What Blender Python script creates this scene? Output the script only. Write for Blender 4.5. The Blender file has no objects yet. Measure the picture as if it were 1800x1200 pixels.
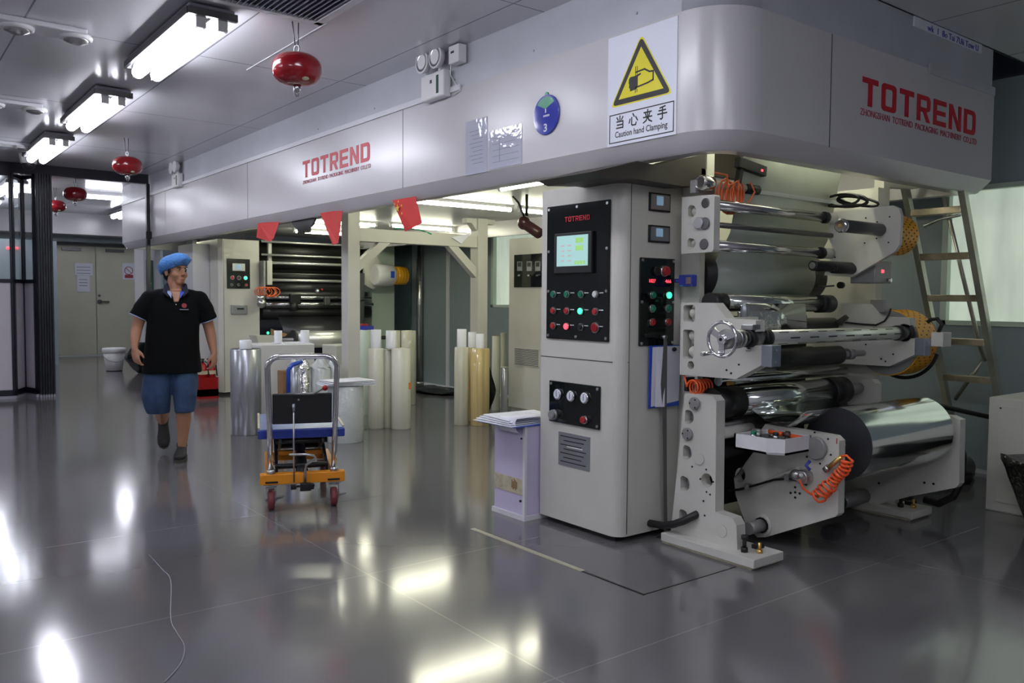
import bpy, bmesh, math, random
from mathutils import Vector, Matrix, Euler
random.seed(7)
PI = math.pi
C = bpy.context.scene.collection
SC = bpy.context.scene

# ------------------------------------------------------------------ camera
F = 1470.0; CU, CV = 900.0, 600.0; EYE = Vector((0, 0, 1.4))
_y = Vector((-240 - CU, -(517 - CV), -F)).normalized()
_x = Vector((2800 - CU, -(540 - CV), -F)); _x = (_x - _y * _x.dot(_y)).normalized()
_z = _x.cross(_y)
ROT = Matrix((_x, _y, _z))
cam_d = bpy.data.cameras.new('camera'); cam = bpy.data.objects.new('camera', cam_d); C.objects.link(cam)
cam_d.sensor_width = 36; cam_d.lens = 36 * F / 1800; cam_d.clip_start = 0.05; cam_d.clip_end = 100
cam.matrix_world = Matrix.Translation(EYE) @ ROT.to_4x4()
SC.camera = cam
SC.view_settings.view_transform = 'Standard'; SC.view_settings.look = 'None'
SC.view_settings.gamma = 1; SC.view_settings.use_curve_mapping = False
SC.view_settings.exposure = 0.32
w = bpy.data.worlds.new('world'); SC.world = w; w.use_nodes = True
w.node_tree.nodes['Background'].inputs[0].default_value = (0.55, 0.6, 0.65, 1)
w.node_tree.nodes['Background'].inputs[1].default_value = 0.12

def ray(u, v): return ROT @ Vector((u - CU, -(v - CV), -F))
def GX(u, v, x): r = ray(u, v); return EYE + r * (x / r.x)
def GY(u, v, y): r = ray(u, v); return EYE + r * (y / r.y)
def GZ(u, v, z=0.0): r = ray(u, v); return EYE + r * ((z - EYE.z) / r.z)

# ------------------------------------------------------------------ materials
def mat(name, col, rough=0.5, metal=0.0, spec=0.5, emit=None, es=0.0, noise=None, bump=None, nz=1.0, trans=0.0, alpha=1.0, coat=0.0, aniso=0.0):
    m = bpy.data.materials.new(name); m.use_nodes = True
    nt = m.node_tree; b = nt.nodes['Principled BSDF']
    b.inputs['Base Color'].default_value = (*col, 1)
    b.inputs['Roughness'].default_value = rough
    b.inputs['Metallic'].default_value = metal
    b.inputs['Specular IOR Level'].default_value = spec
    b.inputs['Transmission Weight'].default_value = trans
    b.inputs['Alpha'].default_value = alpha
    b.inputs['Coat Weight'].default_value = coat
    b.inputs['Anisotropic'].default_value = aniso
    if emit:
        b.inputs['Emission Color'].default_value = (*emit, 1); b.inputs['Emission Strength'].default_value = es
    tc = nt.nodes.new('ShaderNodeTexCoord')
    if noise is not None:
        sc, amt = noise
        n = nt.nodes.new('ShaderNodeTexNoise'); n.inputs['Scale'].default_value = sc; n.inputs['Detail'].default_value = 5
        mp = nt.nodes.new('ShaderNodeMapping'); mp.inputs['Scale'].default_value = (1, 1, nz)
        nt.links.new(tc.outputs['Object'], mp.inputs['Vector']); nt.links.new(mp.outputs[0], n.inputs['Vector'])
        r = nt.nodes.new('ShaderNodeValToRGB')
        r.color_ramp.elements[0].position = 0.3; r.color_ramp.elements[1].position = 0.7
        r.color_ramp.elements[0].color = (*[max(0, c * (1 - amt)) for c in col], 1)
        r.color_ramp.elements[1].color = (*[min(1, c * (1 + amt * 0.5)) for c in col], 1)
        nt.links.new(n.outputs['Fac'], r.inputs['Fac']); nt.links.new(r.outputs['Color'], b.inputs['Base Color'])
    if bump is not None:
        sc, st = bump
        n = nt.nodes.new('ShaderNodeTexNoise'); n.inputs['Scale'].default_value = sc; n.inputs['Detail'].default_value = 3
        nt.links.new(tc.outputs['Object'], n.inputs['Vector'])
        bp = nt.nodes.new('ShaderNodeBump'); bp.inputs['Strength'].default_value = st; bp.inputs['Distance'].default_value = 0.02
        nt.links.new(n.outputs['Fac'], bp.inputs['Height']); nt.links.new(bp.outputs['Normal'], b.inputs['Normal'])
    return m

def rgb(r, g, b):
    f = lambda c: (c / 255 / 12.92) if c / 255 <= 0.04045 else ((c / 255 + 0.055) / 1.055) ** 2.4
    return (f(r), f(g), f(b))

M = {}
M['cream'] = mat('cream_paint', rgb(203, 202, 193), 0.38, noise=(3, 0.05))
M['hood'] = mat('hood_paint', rgb(200, 198, 200), 0.23, noise=(1.2, 0.04), bump=(1.5, 0.04))
M['strip'] = mat('strip_board', rgb(186, 188, 196), 0.4, noise=(3, 0.08))
M['trim'] = mat('white_trim', rgb(215, 215, 220), 0.35)
M['wallgrey'] = mat('wall_grey', rgb(138, 150, 154), 0.4, noise=(2, 0.06))
M['wallwhite'] = mat('wall_white', rgb(200, 200, 202), 0.35, noise=(1.5, 0.05))
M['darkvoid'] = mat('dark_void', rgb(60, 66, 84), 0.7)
M['door'] = mat('door_paint', rgb(206, 206, 184), 0.35, noise=(1.5, 0.08))
M['black'] = mat('black_plastic', rgb(22, 23, 25), 0.45)
M['blackgloss'] = mat('black_gloss_panel', rgb(14, 20, 20), 0.07, spec=0.6)
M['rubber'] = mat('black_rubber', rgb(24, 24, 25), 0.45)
M['frame'] = mat('dark_blue_frame', rgb(26, 28, 38), 0.3)
M['chrome'] = mat('chrome', (0.72, 0.72, 0.73), 0.13, metal=1)
M['steel'] = mat('brushed_steel', (0.5, 0.5, 0.5), 0.3, metal=1)
M['darksteel'] = mat('dark_steel', (0.16, 0.16, 0.16), 0.35, metal=0.8)
M['bolt'] = mat('bolt_black', rgb(40, 40, 40), 0.4, metal=0.5)
M['greycap'] = mat('grey_cap', rgb(150, 150, 148), 0.4, metal=0.3)
M['aluminium'] = mat('aluminium_block', (0.42, 0.46, 0.52), 0.35, metal=0.9)
M['film'] = mat('silver_film', (0.78, 0.82, 0.79), 0.12, metal=1, bump=(3, 0.07))
M['filmdark'] = mat('film_edge_grey', rgb(62, 63, 66), 0.32, metal=0.3)
M['web'] = mat('translucent_film', rgb(196, 204, 192), 0.22, trans=0.25, noise=(2, 0.06))
M['webgreen'] = mat('greenish_film', rgb(158, 176, 164), 0.2, noise=(2, 0.1))
M['yellow'] = mat('yellow_guard', rgb(240, 170, 30), 0.4, noise=(6, 0.08))
M['orange'] = mat('orange_hose', rgb(245, 95, 40), 0.3)
M['orangedull'] = mat('orange_cable', rgb(225, 110, 60), 0.4)
M['red'] = mat('red_paint', rgb(150, 20, 30), 0.16, coat=0.3)
M['redlogo'] = mat('red_lettering', rgb(196, 24, 44), 0.4)
M['redflag'] = mat('red_flag_cloth', rgb(206, 44, 40), 0.6, noise=(8, 0.08))
M['starflag'] = mat('yellow_star', rgb(236, 200, 60), 0.6)
M['ink'] = mat('dark_ink', rgb(42, 42, 44), 0.5)
M['inkgrey'] = mat('grey_ink', rgb(140, 140, 156), 0.5)
M['inkblue'] = mat('blue_ink', rgb(60, 60, 170), 0.5)
M['inkred'] = mat('thin_red_ink', rgb(170, 60, 75), 0.5)
M['signyellow'] = mat('sign_yellow', rgb(226, 216, 30), 0.4)
M['paper'] = mat('white_paper', rgb(226, 228, 238), 0.45)
M['plasticsleeve'] = mat('glossy_sleeve', rgb(196, 198, 212), 0.05, spec=0.7, bump=(9, 0.25))
M['white'] = mat('white_plastic', rgb(222, 222, 222), 0.4)
M['bluesign'] = mat('blue_sign', rgb(62, 74, 170), 0.08, spec=0.7)
M['greensign'] = mat('green_sign', rgb(50, 150, 110), 0.2)
M['glassclear'] = mat('clear_glass', (0.95, 0.97, 0.97), 0.03, trans=1.0, spec=0.5)
M['lampglass'] = mat('lamp_diffuser', (0.9, 0.9, 1), 0.2, emit=(0.88, 0.9, 1.0), es=7.0)
M['tubecool'] = mat('tube_cool', (1, 1, 1), 0.3, emit=(0.88, 0.89, 1.0), es=16.0)
M['tubefar'] = mat('tube_cool_dim', (1, 1, 1), 0.3, emit=(0.88, 0.89, 1.0), es=9.0)
M['brightsteel'] = mat('bright_steel', (0.85, 0.86, 0.8), 0.32, metal=0.75)
M['tubewarm'] = mat('tube_green_white', (1, 1, 1), 0.3, emit=(1.0, 1.0, 0.76), es=34.0)
M['glowgreen'] = mat('lit_green', (0.1, 0.9, 0.5), 0.3, emit=(0.05, 1.0, 0.45), es=1.3)
M['glowred'] = mat('lit_red', (1, 0.1, 0.1), 0.3, emit=(1.0, 0.06, 0.1), es=1.6)
M['btngreen'] = mat('green_button', rgb(28, 120, 90), 0.3)
M['btnred'] = mat('red_button', rgb(170, 40, 40), 0.3)
M['btnwhite'] = mat('white_button', rgb(210, 215, 210), 0.3)
M['screen'] = mat('screen_cyan', (0.3, 0.5, 0.5), 0.1, emit=(0.42, 0.68, 0.62), es=0.42)
M['screenblue'] = mat('screen_blue', (0.3, 0.45, 0.6), 0.15, emit=(0.3, 0.5, 0.7), es=0.22)
M['dispgreen'] = mat('screen_green_blocks', (0.3, 0.5, 0.2), 0.2, emit=(0.35, 0.75, 0.15), es=0.4)
M['disppink'] = mat('screen_pink_figures', (0.5, 0.4, 0.4), 0.2, emit=(0.7, 0.45, 0.5), es=0.35)
M['plate'] = mat('name_plate', rgb(160, 164, 168), 0.3, metal=0.6)
M['lavender'] = mat('lavender_board', rgb(200, 192, 218), 0.45, noise=(4, 0.06))
M['tape'] = mat('yellowed_tape', rgb(196, 188, 160), 0.5, noise=(20, 0.25))
M['brass'] = mat('pale_strip', rgb(178, 174, 150), 0.3)
M['tableblue'] = mat('blue_table_paint', rgb(44, 66, 160), 0.28)
M['tabletop'] = mat('blue_table_film', rgb(120, 140, 185), 0.3, bump=(20, 0.3))
M['cartyellow'] = mat('cart_orange_yellow', rgb(232, 148, 28), 0.4)
M['maroon'] = mat('maroon_tyre', rgb(120, 52, 58), 0.45)
M['skin'] = mat('skin', rgb(176, 128, 100), 0.5, noise=(10, 0.06))
M['hair'] = mat('black_hair', rgb(24, 20, 20), 0.6)
M['polo'] = mat('black_polo', rgb(8, 10, 12), 0.9, spec=.2)
M['striporange'] = mat('grey_steel_strip', rgb(120, 120, 120), 0.4, metal=.4)
M['collar'] = mat('collar_blue', rgb(160, 180, 220), 0.7)
M['navy'] = mat('navy_knit', rgb(28, 32, 52), 0.8)
M['denim'] = mat('denim', rgb(50, 74, 108), 0.85, noise=(14, 0.3))
M['capblue'] = mat('hairnet_blue', rgb(88, 150, 226), 0.7, bump=(60, 0.6))
M['shoe'] = mat('dark_shoe', rgb(34, 35, 38), 0.6)
M['sole'] = mat('shoe_sole', rgb(58, 56, 54), 0.6)
M['creamroll'] = mat('cream_film_roll', rgb(222, 222, 206), 0.2, noise=(18, 0.07), nz=.03)  # stretched noise paints glossy upright streaks into the film roll colours
M['amber'] = mat('amber_film_roll', rgb(206, 184, 128), 0.12, noise=(22, 0.3), nz=.03)
M['palefilm'] = mat('pale_clear_film_roll', rgb(204, 204, 184), 0.12, noise=(22, 0.16), nz=.03)
M['silverroll'] = mat('grey_metallised_roll', (0.5, 0.52, 0.56), 0.3, metal=0.8, noise=(14, 0.2), nz=.02)
M['wrap'] = mat('clear_wrap', rgb(206, 212, 212), 0.16, bump=(12, 0.55), coat=0.5)
M['wrapfoil'] = mat('shiny_foil_wrap', (0.66, 0.66, 0.64), 0.16, metal=0.8, bump=(14, 0.7))
M['core'] = mat('white_core_tube', rgb(232, 234, 240), 0.5)
M['brown'] = mat('brown_card', rgb(150, 115, 80), 0.7)
M['bag'] = mat('black_bag', rgb(10, 13, 13), 0.22, bump=(16, 0.8))
M['bluetape'] = mat('blue_tape', rgb(40, 80, 190), 0.35)
M['orangetag'] = mat('orange_tag', rgb(236, 140, 50), 0.5)
M['duct'] = mat('brownish_duct', rgb(66, 60, 54), 0.5, noise=(3, 0.15))
M['glass_panel'] = mat('dark_green_glass', rgb(70, 92, 84), 0.12, noise=(3, 0.3))
M['pale_green'] = mat('pale_green_panel', rgb(190, 205, 190), 0.35)
M['frost'] = mat('partition_white_sheet', rgb(186, 182, 190), 0.35)
M['vent'] = mat('vent_grey', rgb(150, 150, 162), 0.45)
M['ventdark'] = mat('vent_dark', rgb(60, 62, 76), 0.6)
M['maroonplastic'] = mat('dark_maroon_plastic', rgb(66, 34, 34), 0.35)
M['brassfit'] = mat('brass_fitting', (0.75, 0.5, 0.16), 0.3, metal=0.9)
M['ladder'] = mat('stainless_ladder', (0.5, 0.5, 0.42), 0.28, metal=.7, noise=(2.5, 0.4))
M['ladderrung'] = mat('stainless_rung', (0.55, 0.47, 0.34), 0.28, metal=.7, noise=(5, 0.6))
M['extinguisher'] = mat('extinguisher_red', rgb(150, 18, 22), 0.25)

# window pane: lit frosted daylight with streaks
def pane_mat():
    m = bpy.data.materials.new('frosted_daylight_pane'); m.use_nodes = True; nt = m.node_tree; b = nt.nodes['Principled BSDF']
    tc = nt.nodes.new('ShaderNodeTexCoord'); mp = nt.nodes.new('ShaderNodeMapping'); mp.inputs['Scale'].default_value = (1, 3, 0.7)
    n = nt.nodes.new('ShaderNodeTexNoise'); n.inputs['Scale'].default_value = 1.6; n.inputs['Detail'].default_value = 6
    r = nt.nodes.new('ShaderNodeValToRGB')
    r.color_ramp.elements[0].position = 0.32; r.color_ramp.elements[1].position = 0.62
    r.color_ramp.elements[0].color = (0.38, 0.46, 0.38, 1); r.color_ramp.elements[1].color = (0.60, 0.70, 0.58, 1)
    nt.links.new(tc.outputs['Object'], mp.inputs['Vector']); nt.links.new(mp.outputs[0], n.inputs['Vector'])
    nt.links.new(n.outputs['Fac'], r.inputs['Fac'])
    b.inputs['Base Color'].default_value = (0.5, 0.56, 0.5, 1); b.inputs['Roughness'].default_value = 0.3
    nt.links.new(r.outputs['Color'], b.inputs['Emission Color']); b.inputs['Emission Strength'].default_value = 0.55
    return m
M['pane'] = pane_mat()

# polished floor of big steel-grey sheets with fine seams
def line_mask(nt, coord, period, offset, width):
    a = nt.nodes.new('ShaderNodeMath'); a.operation = 'ADD'; a.inputs[1].default_value = offset; nt.links.new(coord, a.inputs[0])
    d = nt.nodes.new('ShaderNodeMath'); d.operation = 'PINGPONG'; d.inputs[1].default_value = period / 2; nt.links.new(a.outputs[0], d.inputs[0])
    l = nt.nodes.new('ShaderNodeMath'); l.operation = 'LESS_THAN'; l.inputs[1].default_value = width / 2; nt.links.new(d.outputs[0], l.inputs[0])
    return l.outputs[0]
def sheet_mat(name, col, seamcol, rough, metal, px, ox, py, oy, wd, spec=0.5, amt=0.1, bstr=0.06, rvar=0.06):
    m = bpy.data.materials.new(name); m.use_nodes = True; nt = m.node_tree; b = nt.nodes['Principled BSDF']
    geo = nt.nodes.new('ShaderNodeNewGeometry'); sep = nt.nodes.new('ShaderNodeSeparateXYZ'); nt.links.new(geo.outputs['Position'], sep.inputs[0])
    m1 = line_mask(nt, sep.outputs['X'], px, ox, wd); m2 = line_mask(nt, sep.outputs['Y'], py, oy, wd)
    mx = nt.nodes.new('ShaderNodeMath'); mx.operation = 'MAXIMUM'; nt.links.new(m1, mx.inputs[0]); nt.links.new(m2, mx.inputs[1])
    n = nt.nodes.new('ShaderNodeTexNoise'); n.inputs['Scale'].default_value = 0.8; n.inputs['Detail'].default_value = 8
    nt.links.new(geo.outputs['Position'], n.inputs['Vector'])
    r = nt.nodes.new('ShaderNodeValToRGB')
    r.color_ramp.elements[0].color = (*[c * (1 - amt) for c in col], 1); r.color_ramp.elements[1].color = (*[c * (1 + amt) for c in col], 1)
    r.color_ramp.elements[0].position = 0.3; r.color_ramp.elements[1].position = 0.7
    nt.links.new(n.outputs['Fac'], r.inputs['Fac'])
    mix = nt.nodes.new('ShaderNodeMix'); mix.data_type = 'RGBA'
    nt.links.new(mx.outputs[0], mix.inputs[0]); nt.links.new(r.outputs['Color'], mix.inputs[6]); mix.inputs[7].default_value = (*seamcol, 1)
    nt.links.new(mix.outputs[2], b.inputs['Base Color'])
    mr = nt.nodes.new('ShaderNodeMapRange'); mr.inputs['To Min'].default_value = rough - rvar; mr.inputs['To Max'].default_value = rough + rvar
    nt.links.new(n.outputs['Fac'], mr.inputs['Value']); nt.links.new(mr.outputs[0], b.inputs['Roughness'])
    b.inputs['Metallic'].default_value = metal; b.inputs['Specular IOR Level'].default_value = spec
    n2 = nt.nodes.new('ShaderNodeTexNoise'); n2.inputs['Scale'].default_value = 1.3; n2.inputs['Detail'].default_value = 2
    nt.links.new(geo.outputs['Position'], n2.inputs['Vector'])
    bp = nt.nodes.new('ShaderNodeBump'); bp.inputs['Strength'].default_value = bstr; bp.inputs['Distance'].default_value = 0.02
    nt.links.new(n2.outputs['Fac'], bp.inputs['Height']); nt.links.new(bp.outputs['Normal'], b.inputs['Normal'])
    return m
M['floor'] = sheet_mat('polished_floor', (0.235, 0.228, 0.235), (0.34, 0.34, 0.33), 0.125, 0.45, 2.44, 0.45, 1.46, 0.63, 0.007, amt=0.08, bstr=.04, rvar=.035)
M['ceiling'] = sheet_mat('ceiling_panels', rgb(205, 205, 210), rgb(130, 130, 136), 0.2, 0.0, 1.15, 0.28, 2.35, 0.6, 0.012, amt=0.05, spec=0.75, bstr=0.12)

# ------------------------------------------------------------------ mesh helpers
ORIG = {}
class B:
    def __init__(s): s.bm = bmesh.new(); s.sl = []; s.cur = 0
    def m(s, material):
        if material not in s.sl: s.sl.append(material)
        s.cur = s.sl.index(material); return s
    def _tag(s, faces, smooth=False):
        for f in faces: f.material_index = s.cur; f.smooth = smooth
    def box(s, x0, x1, y0, y1, z0, z1, bev=0.0, rot=None, about=None):
        x0, x1 = sorted((x0, x1)); y0, y1 = sorted((y0, y1)); z0, z1 = sorted((z0, z1))
        vs = [s.bm.verts.new((x, y, z)) for x in (x0, x1) for y in (y0, y1) for z in (z0, z1)]
        q = [(0, 1, 3, 2), (4, 6, 7, 5), (0, 4, 5, 1), (2, 3, 7, 6), (0, 2, 6, 4), (1, 5, 7, 3)]
        fs = [s.bm.faces.new([vs[i] for i in f]) for f in q]
        s._tag(fs)
        if bev > 0:
            es = list({e for f in fs for e in f.edges})
            r = bmesh.ops.bevel(s.bm, geom=es, offset=bev, segments=2, profile=0.5, affect='EDGES')
            s._tag([f for f in r['faces']], False)
            vs = list({v for f in r['faces'] for v in f.verts} | {v for v in vs if v.is_valid})
        if rot is not None:
            ab = Vector(about) if about is not None else Vector(((x0 + x1) / 2, (y0 + y1) / 2, (z0 + z1) / 2))
            bmesh.ops.rotate(s.bm, verts=vs, cent=ab, matrix=rot)
        return s
    def ring(s, c, ax, r, seg, ux=None, ph=0):
        ax = Vector(ax).normalized()
        if ux is None: ux = ax.orthogonal().normalized()
        vx = ax.cross(ux)
        return [s.bm.verts.new(Vector(c) + (ux * math.cos(a + ph) + vx * math.sin(a + ph)) * r) for a in [2 * PI * i / seg for i in range(seg)]]
    def bridge(s, a, b_, smooth=True):
        n = len(a); fs = []
        for i in range(n): fs.append(s.bm.faces.new((a[i], a[(i + 1) % n], b_[(i + 1) % n], b_[i])))
        s._tag(fs, smooth)
    def cap(s, a, flip=False):
        f = s.bm.faces.new(list(reversed(a)) if flip else a); s._tag([f])
    def cyl(s, p0, p1, r, r2=None, seg=24, caps=True, bev=0.0):
        p0 = Vector(p0); p1 = Vector(p1); r2 = r if r2 is None else r2; d = (p1 - p0).normalized(); ux = d.orthogonal().normalized()
        if bev > 0:
            prof = [(0, r - bev), (bev, r), ((p1 - p0).length - bev, r2), ((p1 - p0).length, r2 - bev)]
        else: prof = [(0, r), ((p1 - p0).length, r2)]
        return s.lathe(prof, p0, d, seg, caps, ux)
    def lathe(s, prof, o, ax, seg=24, caps=True, ux=None, smooth=True):
        ax = Vector(ax).normalized(); o = Vector(o)
        if ux is None: ux = ax.orthogonal().normalized()
        rs = [s.ring(o + ax * t, ax, max(r, 1e-4), seg, ux) for t, r in prof]
        for i in range(len(rs) - 1): s.bridge(rs[i], rs[i + 1], smooth)
        if caps: s.cap(rs[0], True); s.cap(rs[-1])
        return s
    def tube(s, pts, r, seg=10, closed=False):
        pts = [Vector(p) for p in pts]; n = len(pts); ux = None; rs = []
        rr = r if isinstance(r, (list, tuple)) else [r] * n
        for i, p in enumerate(pts):
            if closed: t = pts[(i + 1) % n] - pts[i - 1]
            else: t = (pts[min(i + 1, n - 1)] - pts[max(i - 1, 0)])
            t.normalize()
            if ux is None: ux = t.orthogonal().normalized()
            else: ux = (ux - t * ux.dot(t)); ux = ux.normalized() if ux.length > 1e-6 else t.orthogonal().normalized()
            rs.append(s.ring(p, t, rr[i], seg, ux.copy()))
        for i in range(n - 1): s.bridge(rs[i], rs[i + 1])
        if closed: s.bridge(rs[-1], rs[0])
        else: s.cap(rs[0], True); s.cap(rs[-1])
        return s
    def prism(s, pts, ext, holes=()):
        """closed outline of 3D points (+ hole outlines), extruded by vector"""
        ext = Vector(ext); loops = [[Vector(p) for p in pts]] + [[Vector(p) for p in h] for h in holes]
        if not holes:
            a = [s.bm.verts.new(p) for p in loops[0]]; b_ = [s.bm.verts.new(p + ext) for p in loops[0]]
            f0 = s.bm.faces.new(a); f1 = s.bm.faces.new(list(reversed(b_))); s._tag([f0, f1])
            for i in range(len(a)):
                s._tag([s.bm.faces.new((a[(i + 1) % len(a)], a[i], b_[i], b_[(i + 1) % len(a)]))])
            return s
        tmp = bmesh.new(); es = []; idx = []
        for L in loops:
            vs = [tmp.verts.new(p) for p in L]; idx.append(vs)
            for i in range(len(vs)): es.append(tmp.edges.new((vs[i], vs[(i + 1) % len(vs)])))
        nrm = (loops[0][1] - loops[0][0]).cross(loops[0][2] - loops[0][1])
        bmesh.ops.triangle_fill(tmp, use_beauty=True, use_dissolve=False, edges=es, normal=nrm)
        tmp.verts.index_update()
        a = [s.bm.verts.new(v.co) for v in tmp.verts]; b_ = [s.bm.verts.new(v.co + ext) for v in tmp.verts]
        for f in tmp.faces:
            ii = [v.index for v in f.verts]
            s._tag([s.bm.faces.new([a[i] for i in ii]), s.bm.faces.new([b_[i] for i in reversed(ii)])])
        for vs in idx:
            ii = [v.index for v in vs]
            for k in range(len(ii)):
                i, j = ii[k], ii[(k + 1) % len(ii)]
                s._tag([s.bm.faces.new((a[j], a[i], b_[i], b_[j]))])
        tmp.free(); return s
    def sphere(s, c, r, seg=20, rings=12, sc=(1, 1, 1), rot=None):
        mt = Matrix.Translation(Vector(c)) @ (rot.to_4x4() if rot is not None else Matrix()) @ Matrix.Diagonal((*[r * k for k in sc], 1))
        g = bmesh.ops.create_uvsphere(s.bm, u_segments=seg, v_segments=rings, radius=1, matrix=mt)
        s._tag(list({f for v in g['verts'] for f in v.link_faces}), True); return s
    def torus(s, c, ax, R, r, seg=32, seg2=8):
        ax = Vector(ax).normalized(); ux = ax.orthogonal().normalized(); vx = ax.cross(ux)
        return s.tube([Vector(c) + (ux * math.cos(a) + vx * math.sin(a)) * R for a in [2 * PI * i / seg for i in range(seg)]], r, seg2, True)
    def loft(s, rings, caps=True, smooth=True):
        rs = [[s.bm.verts.new(p) for p in R] for R in rings]
        for i in range(len(rs) - 1): s.bridge(rs[i], rs[i + 1], smooth)
        if caps: s.cap(rs[0], True); s.cap(rs[-1])
        return s
    def build(s, name, parent=None, local=False):
        bmesh.ops.recalc_face_normals(s.bm, faces=s.bm.faces)
        me = bpy.data.meshes.new(name); 
        o_off = Vector((0, 0, 0))
        if parent is not None and not local: o_off = ORIG.get(parent.name, Vector((0, 0, 0)))
        if o_off.length > 0: bmesh.ops.translate(s.bm, vec=-o_off, verts=s.bm.verts)
        s.bm.to_mesh(me); s.bm.free()
        for mm in s.sl: me.materials.append(M[mm])
        o = bpy.data.objects.new(name, me); C.objects.link(o)
        if parent is not None: o.parent = parent; ORIG[o.name] = o_off
        return o

def thing(name, label, cat, loc=(0, 0, 0), rz=0.0, group=None):
    o = bpy.data.objects.new(name, None); C.objects.link(o); o.empty_display_size = 0.1
    o.location = loc; o.rotation_euler = (0, 0, rz); o['label'] = label; o['category'] = cat
    if group: o['group'] = group
    ORIG[o.name] = Vector(loc); return o
def tag(o, label, cat, group=None, kind=None):
    o['label'] = label; o['category'] = cat
    if group: o['group'] = group
    if kind: o['kind'] = kind
    return o
def struct(o): o['kind'] = 'structure'; return o
def dup(o, parent=None, first=True):
    c = o.copy(); C.objects.link(c)
    if parent is not None: c.parent = parent
    if o.name in ORIG: ORIG[c.name] = ORIG[o.name]
    for ch in [k for k in C.objects if k.parent == o and k != c]: dup(ch, c, False)
    return c
def circ(c, ax, r, n=20, ph=0, ux=None):
    ax = Vector(ax).normalized(); ux = ux or ax.orthogonal().normalized(); vx = ax.cross(ux)
    return [Vector(c) + (ux * math.cos(a + ph) + vx * math.sin(a + ph)) * r for a in [2 * PI * i / n for i in range(n)]]

def text(body, o, right, up, height, width, material, name='lettering', parent=None, depth=0.002, label=None, bold=0.0):
    """flat letters: o = lower-left corner, stretched to width x height"""
    cu = bpy.data.curves.new('t', 'FONT'); cu.body = body; cu.resolution_u = 3; cu.extrude = 0.5; cu.offset = bold
    to = bpy.data.objects.new('t', cu); C.objects.link(to)
    dg = bpy.context.evaluated_depsgraph_get(); ev = to.evaluated_get(dg); me = bpy.data.meshes.new_from_object(ev)
    C.objects.unlink(to); bpy.data.objects.remove(to); bpy.data.curves.remove(cu)
    xs = [v.co.x for v in me.vertices]; ys = [v.co.y for v in me.vertices]; zs = [v.co.z for v in me.vertices]
    if not xs: return None
    right = Vector(right).normalized(); up = Vector(up).normalized(); n = right.cross(up); o = Vector(o)
    off = ORIG.get(parent.name, Vector((0, 0, 0))) if parent is not None else Vector((0, 0, 0))
    sx = width / (max(xs) - min(xs)); sy = height / (max(ys) - min(ys)); z0 = min(zs); zr = max(max(zs) - z0, 1e-6)
    for v in me.vertices:
        v.co = o + right * ((v.co.x - min(xs)) * sx) + up * ((v.co.y - min(ys)) * sy) + n * ((v.co.z - z0) / zr * depth) - off
    me.materials.clear(); me.materials.append(M[material])
    for p in me.polygons: p.material_index = 0
    ob = bpy.data.objects.new(name, me); C.objects.link(ob)
    if parent is not None: ob.parent = parent; ORIG[ob.name] = off
    if label: ob['label'] = label
    return ob

def logo(o, right, up, H, W, material, parent, depth=0.002):
    """squared heavy lettering TOTREND"""
    b = B().m(material); right = Vector(right).normalized(); up = Vector(up).normalized(); n = right.cross(up); o = Vector(o)
    cw = 1.0; gap = 0.22; t = 0.24; adv = cw + gap; total = 7 * adv - gap
    sx = W / total; sy = H
    def P(i, x, y): return o + right * ((i * adv + x) * sx) + up * (y * sy) + n * 0.0005
    def poly(i, pts, holes=()):
        b.prism([P(i, *p) for p in pts], n * depth, [[P(i, *p) for p in h] for h in holes])
    def rrect(x0, y0, x1, y1, rx, ry, cr='1111'):
        out = []
        for (cx, cy, a0, f) in ((x1, y1, 0, cr[0]), (x0, y1, 90, cr[1]), (x0, y0, 180, cr[2]), (x1, y0, 270, cr[3])):
            if f == '0': out.append((cx, cy)); continue
            sxn = 1 if cx == x1 else -1; syn = 1 if cy == y1 else -1
            for k in range(5):
                a = math.radians(a0 + 90 * k / 4); out.append((cx - sxn * rx + rx * math.cos(a), cy - syn * ry + ry * math.sin(a)))
        return out
    T = [(0, 1), (0, .8), (.36, .8), (.36, 0), (.64, 0), (.64, .8), (1, .8), (1, 1)]
    poly(0, T); poly(2, T)
    poly(1, rrect(0, 0, 1, 1, .2, .16), [rrect(.27, .19, .73, .81, .08, .07)])
    poly(6, rrect(0, 0, 1, 1, .26, .22, '1001'), [rrect(.27, .19, .73, .81, .1, .1, '1001')])
    poly(3, [(0, 0), (.27, 0), (.27, .36), (.45, .36), (.72, 0), (1, 0), (.72, .38), (.94, .44), (1, .56), (1, .84), (.93, .95), (.8, 1), (0, 1)], [[(.27, .54), (.27, .82), (.74, .82), (.74, .54)]])
    poly(4, [(0, 0), (1, 0), (1, .19), (.27, .19), (.27, .41), (.95, .41), (.95, .59), (.27, .59), (.27, .81), (1, .81), (1, 1), (0, 1)])
    poly(5, [(0, 0), (.26, 0), (.26, .66), (.72, 0), (1, 0), (1, 1), (.74, 1), (.74, .36), (.28, 1), (0, 1)])
    ob = b.build('brand_lettering', parent); ob['label'] = 'red squared lettering'; return ob

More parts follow.
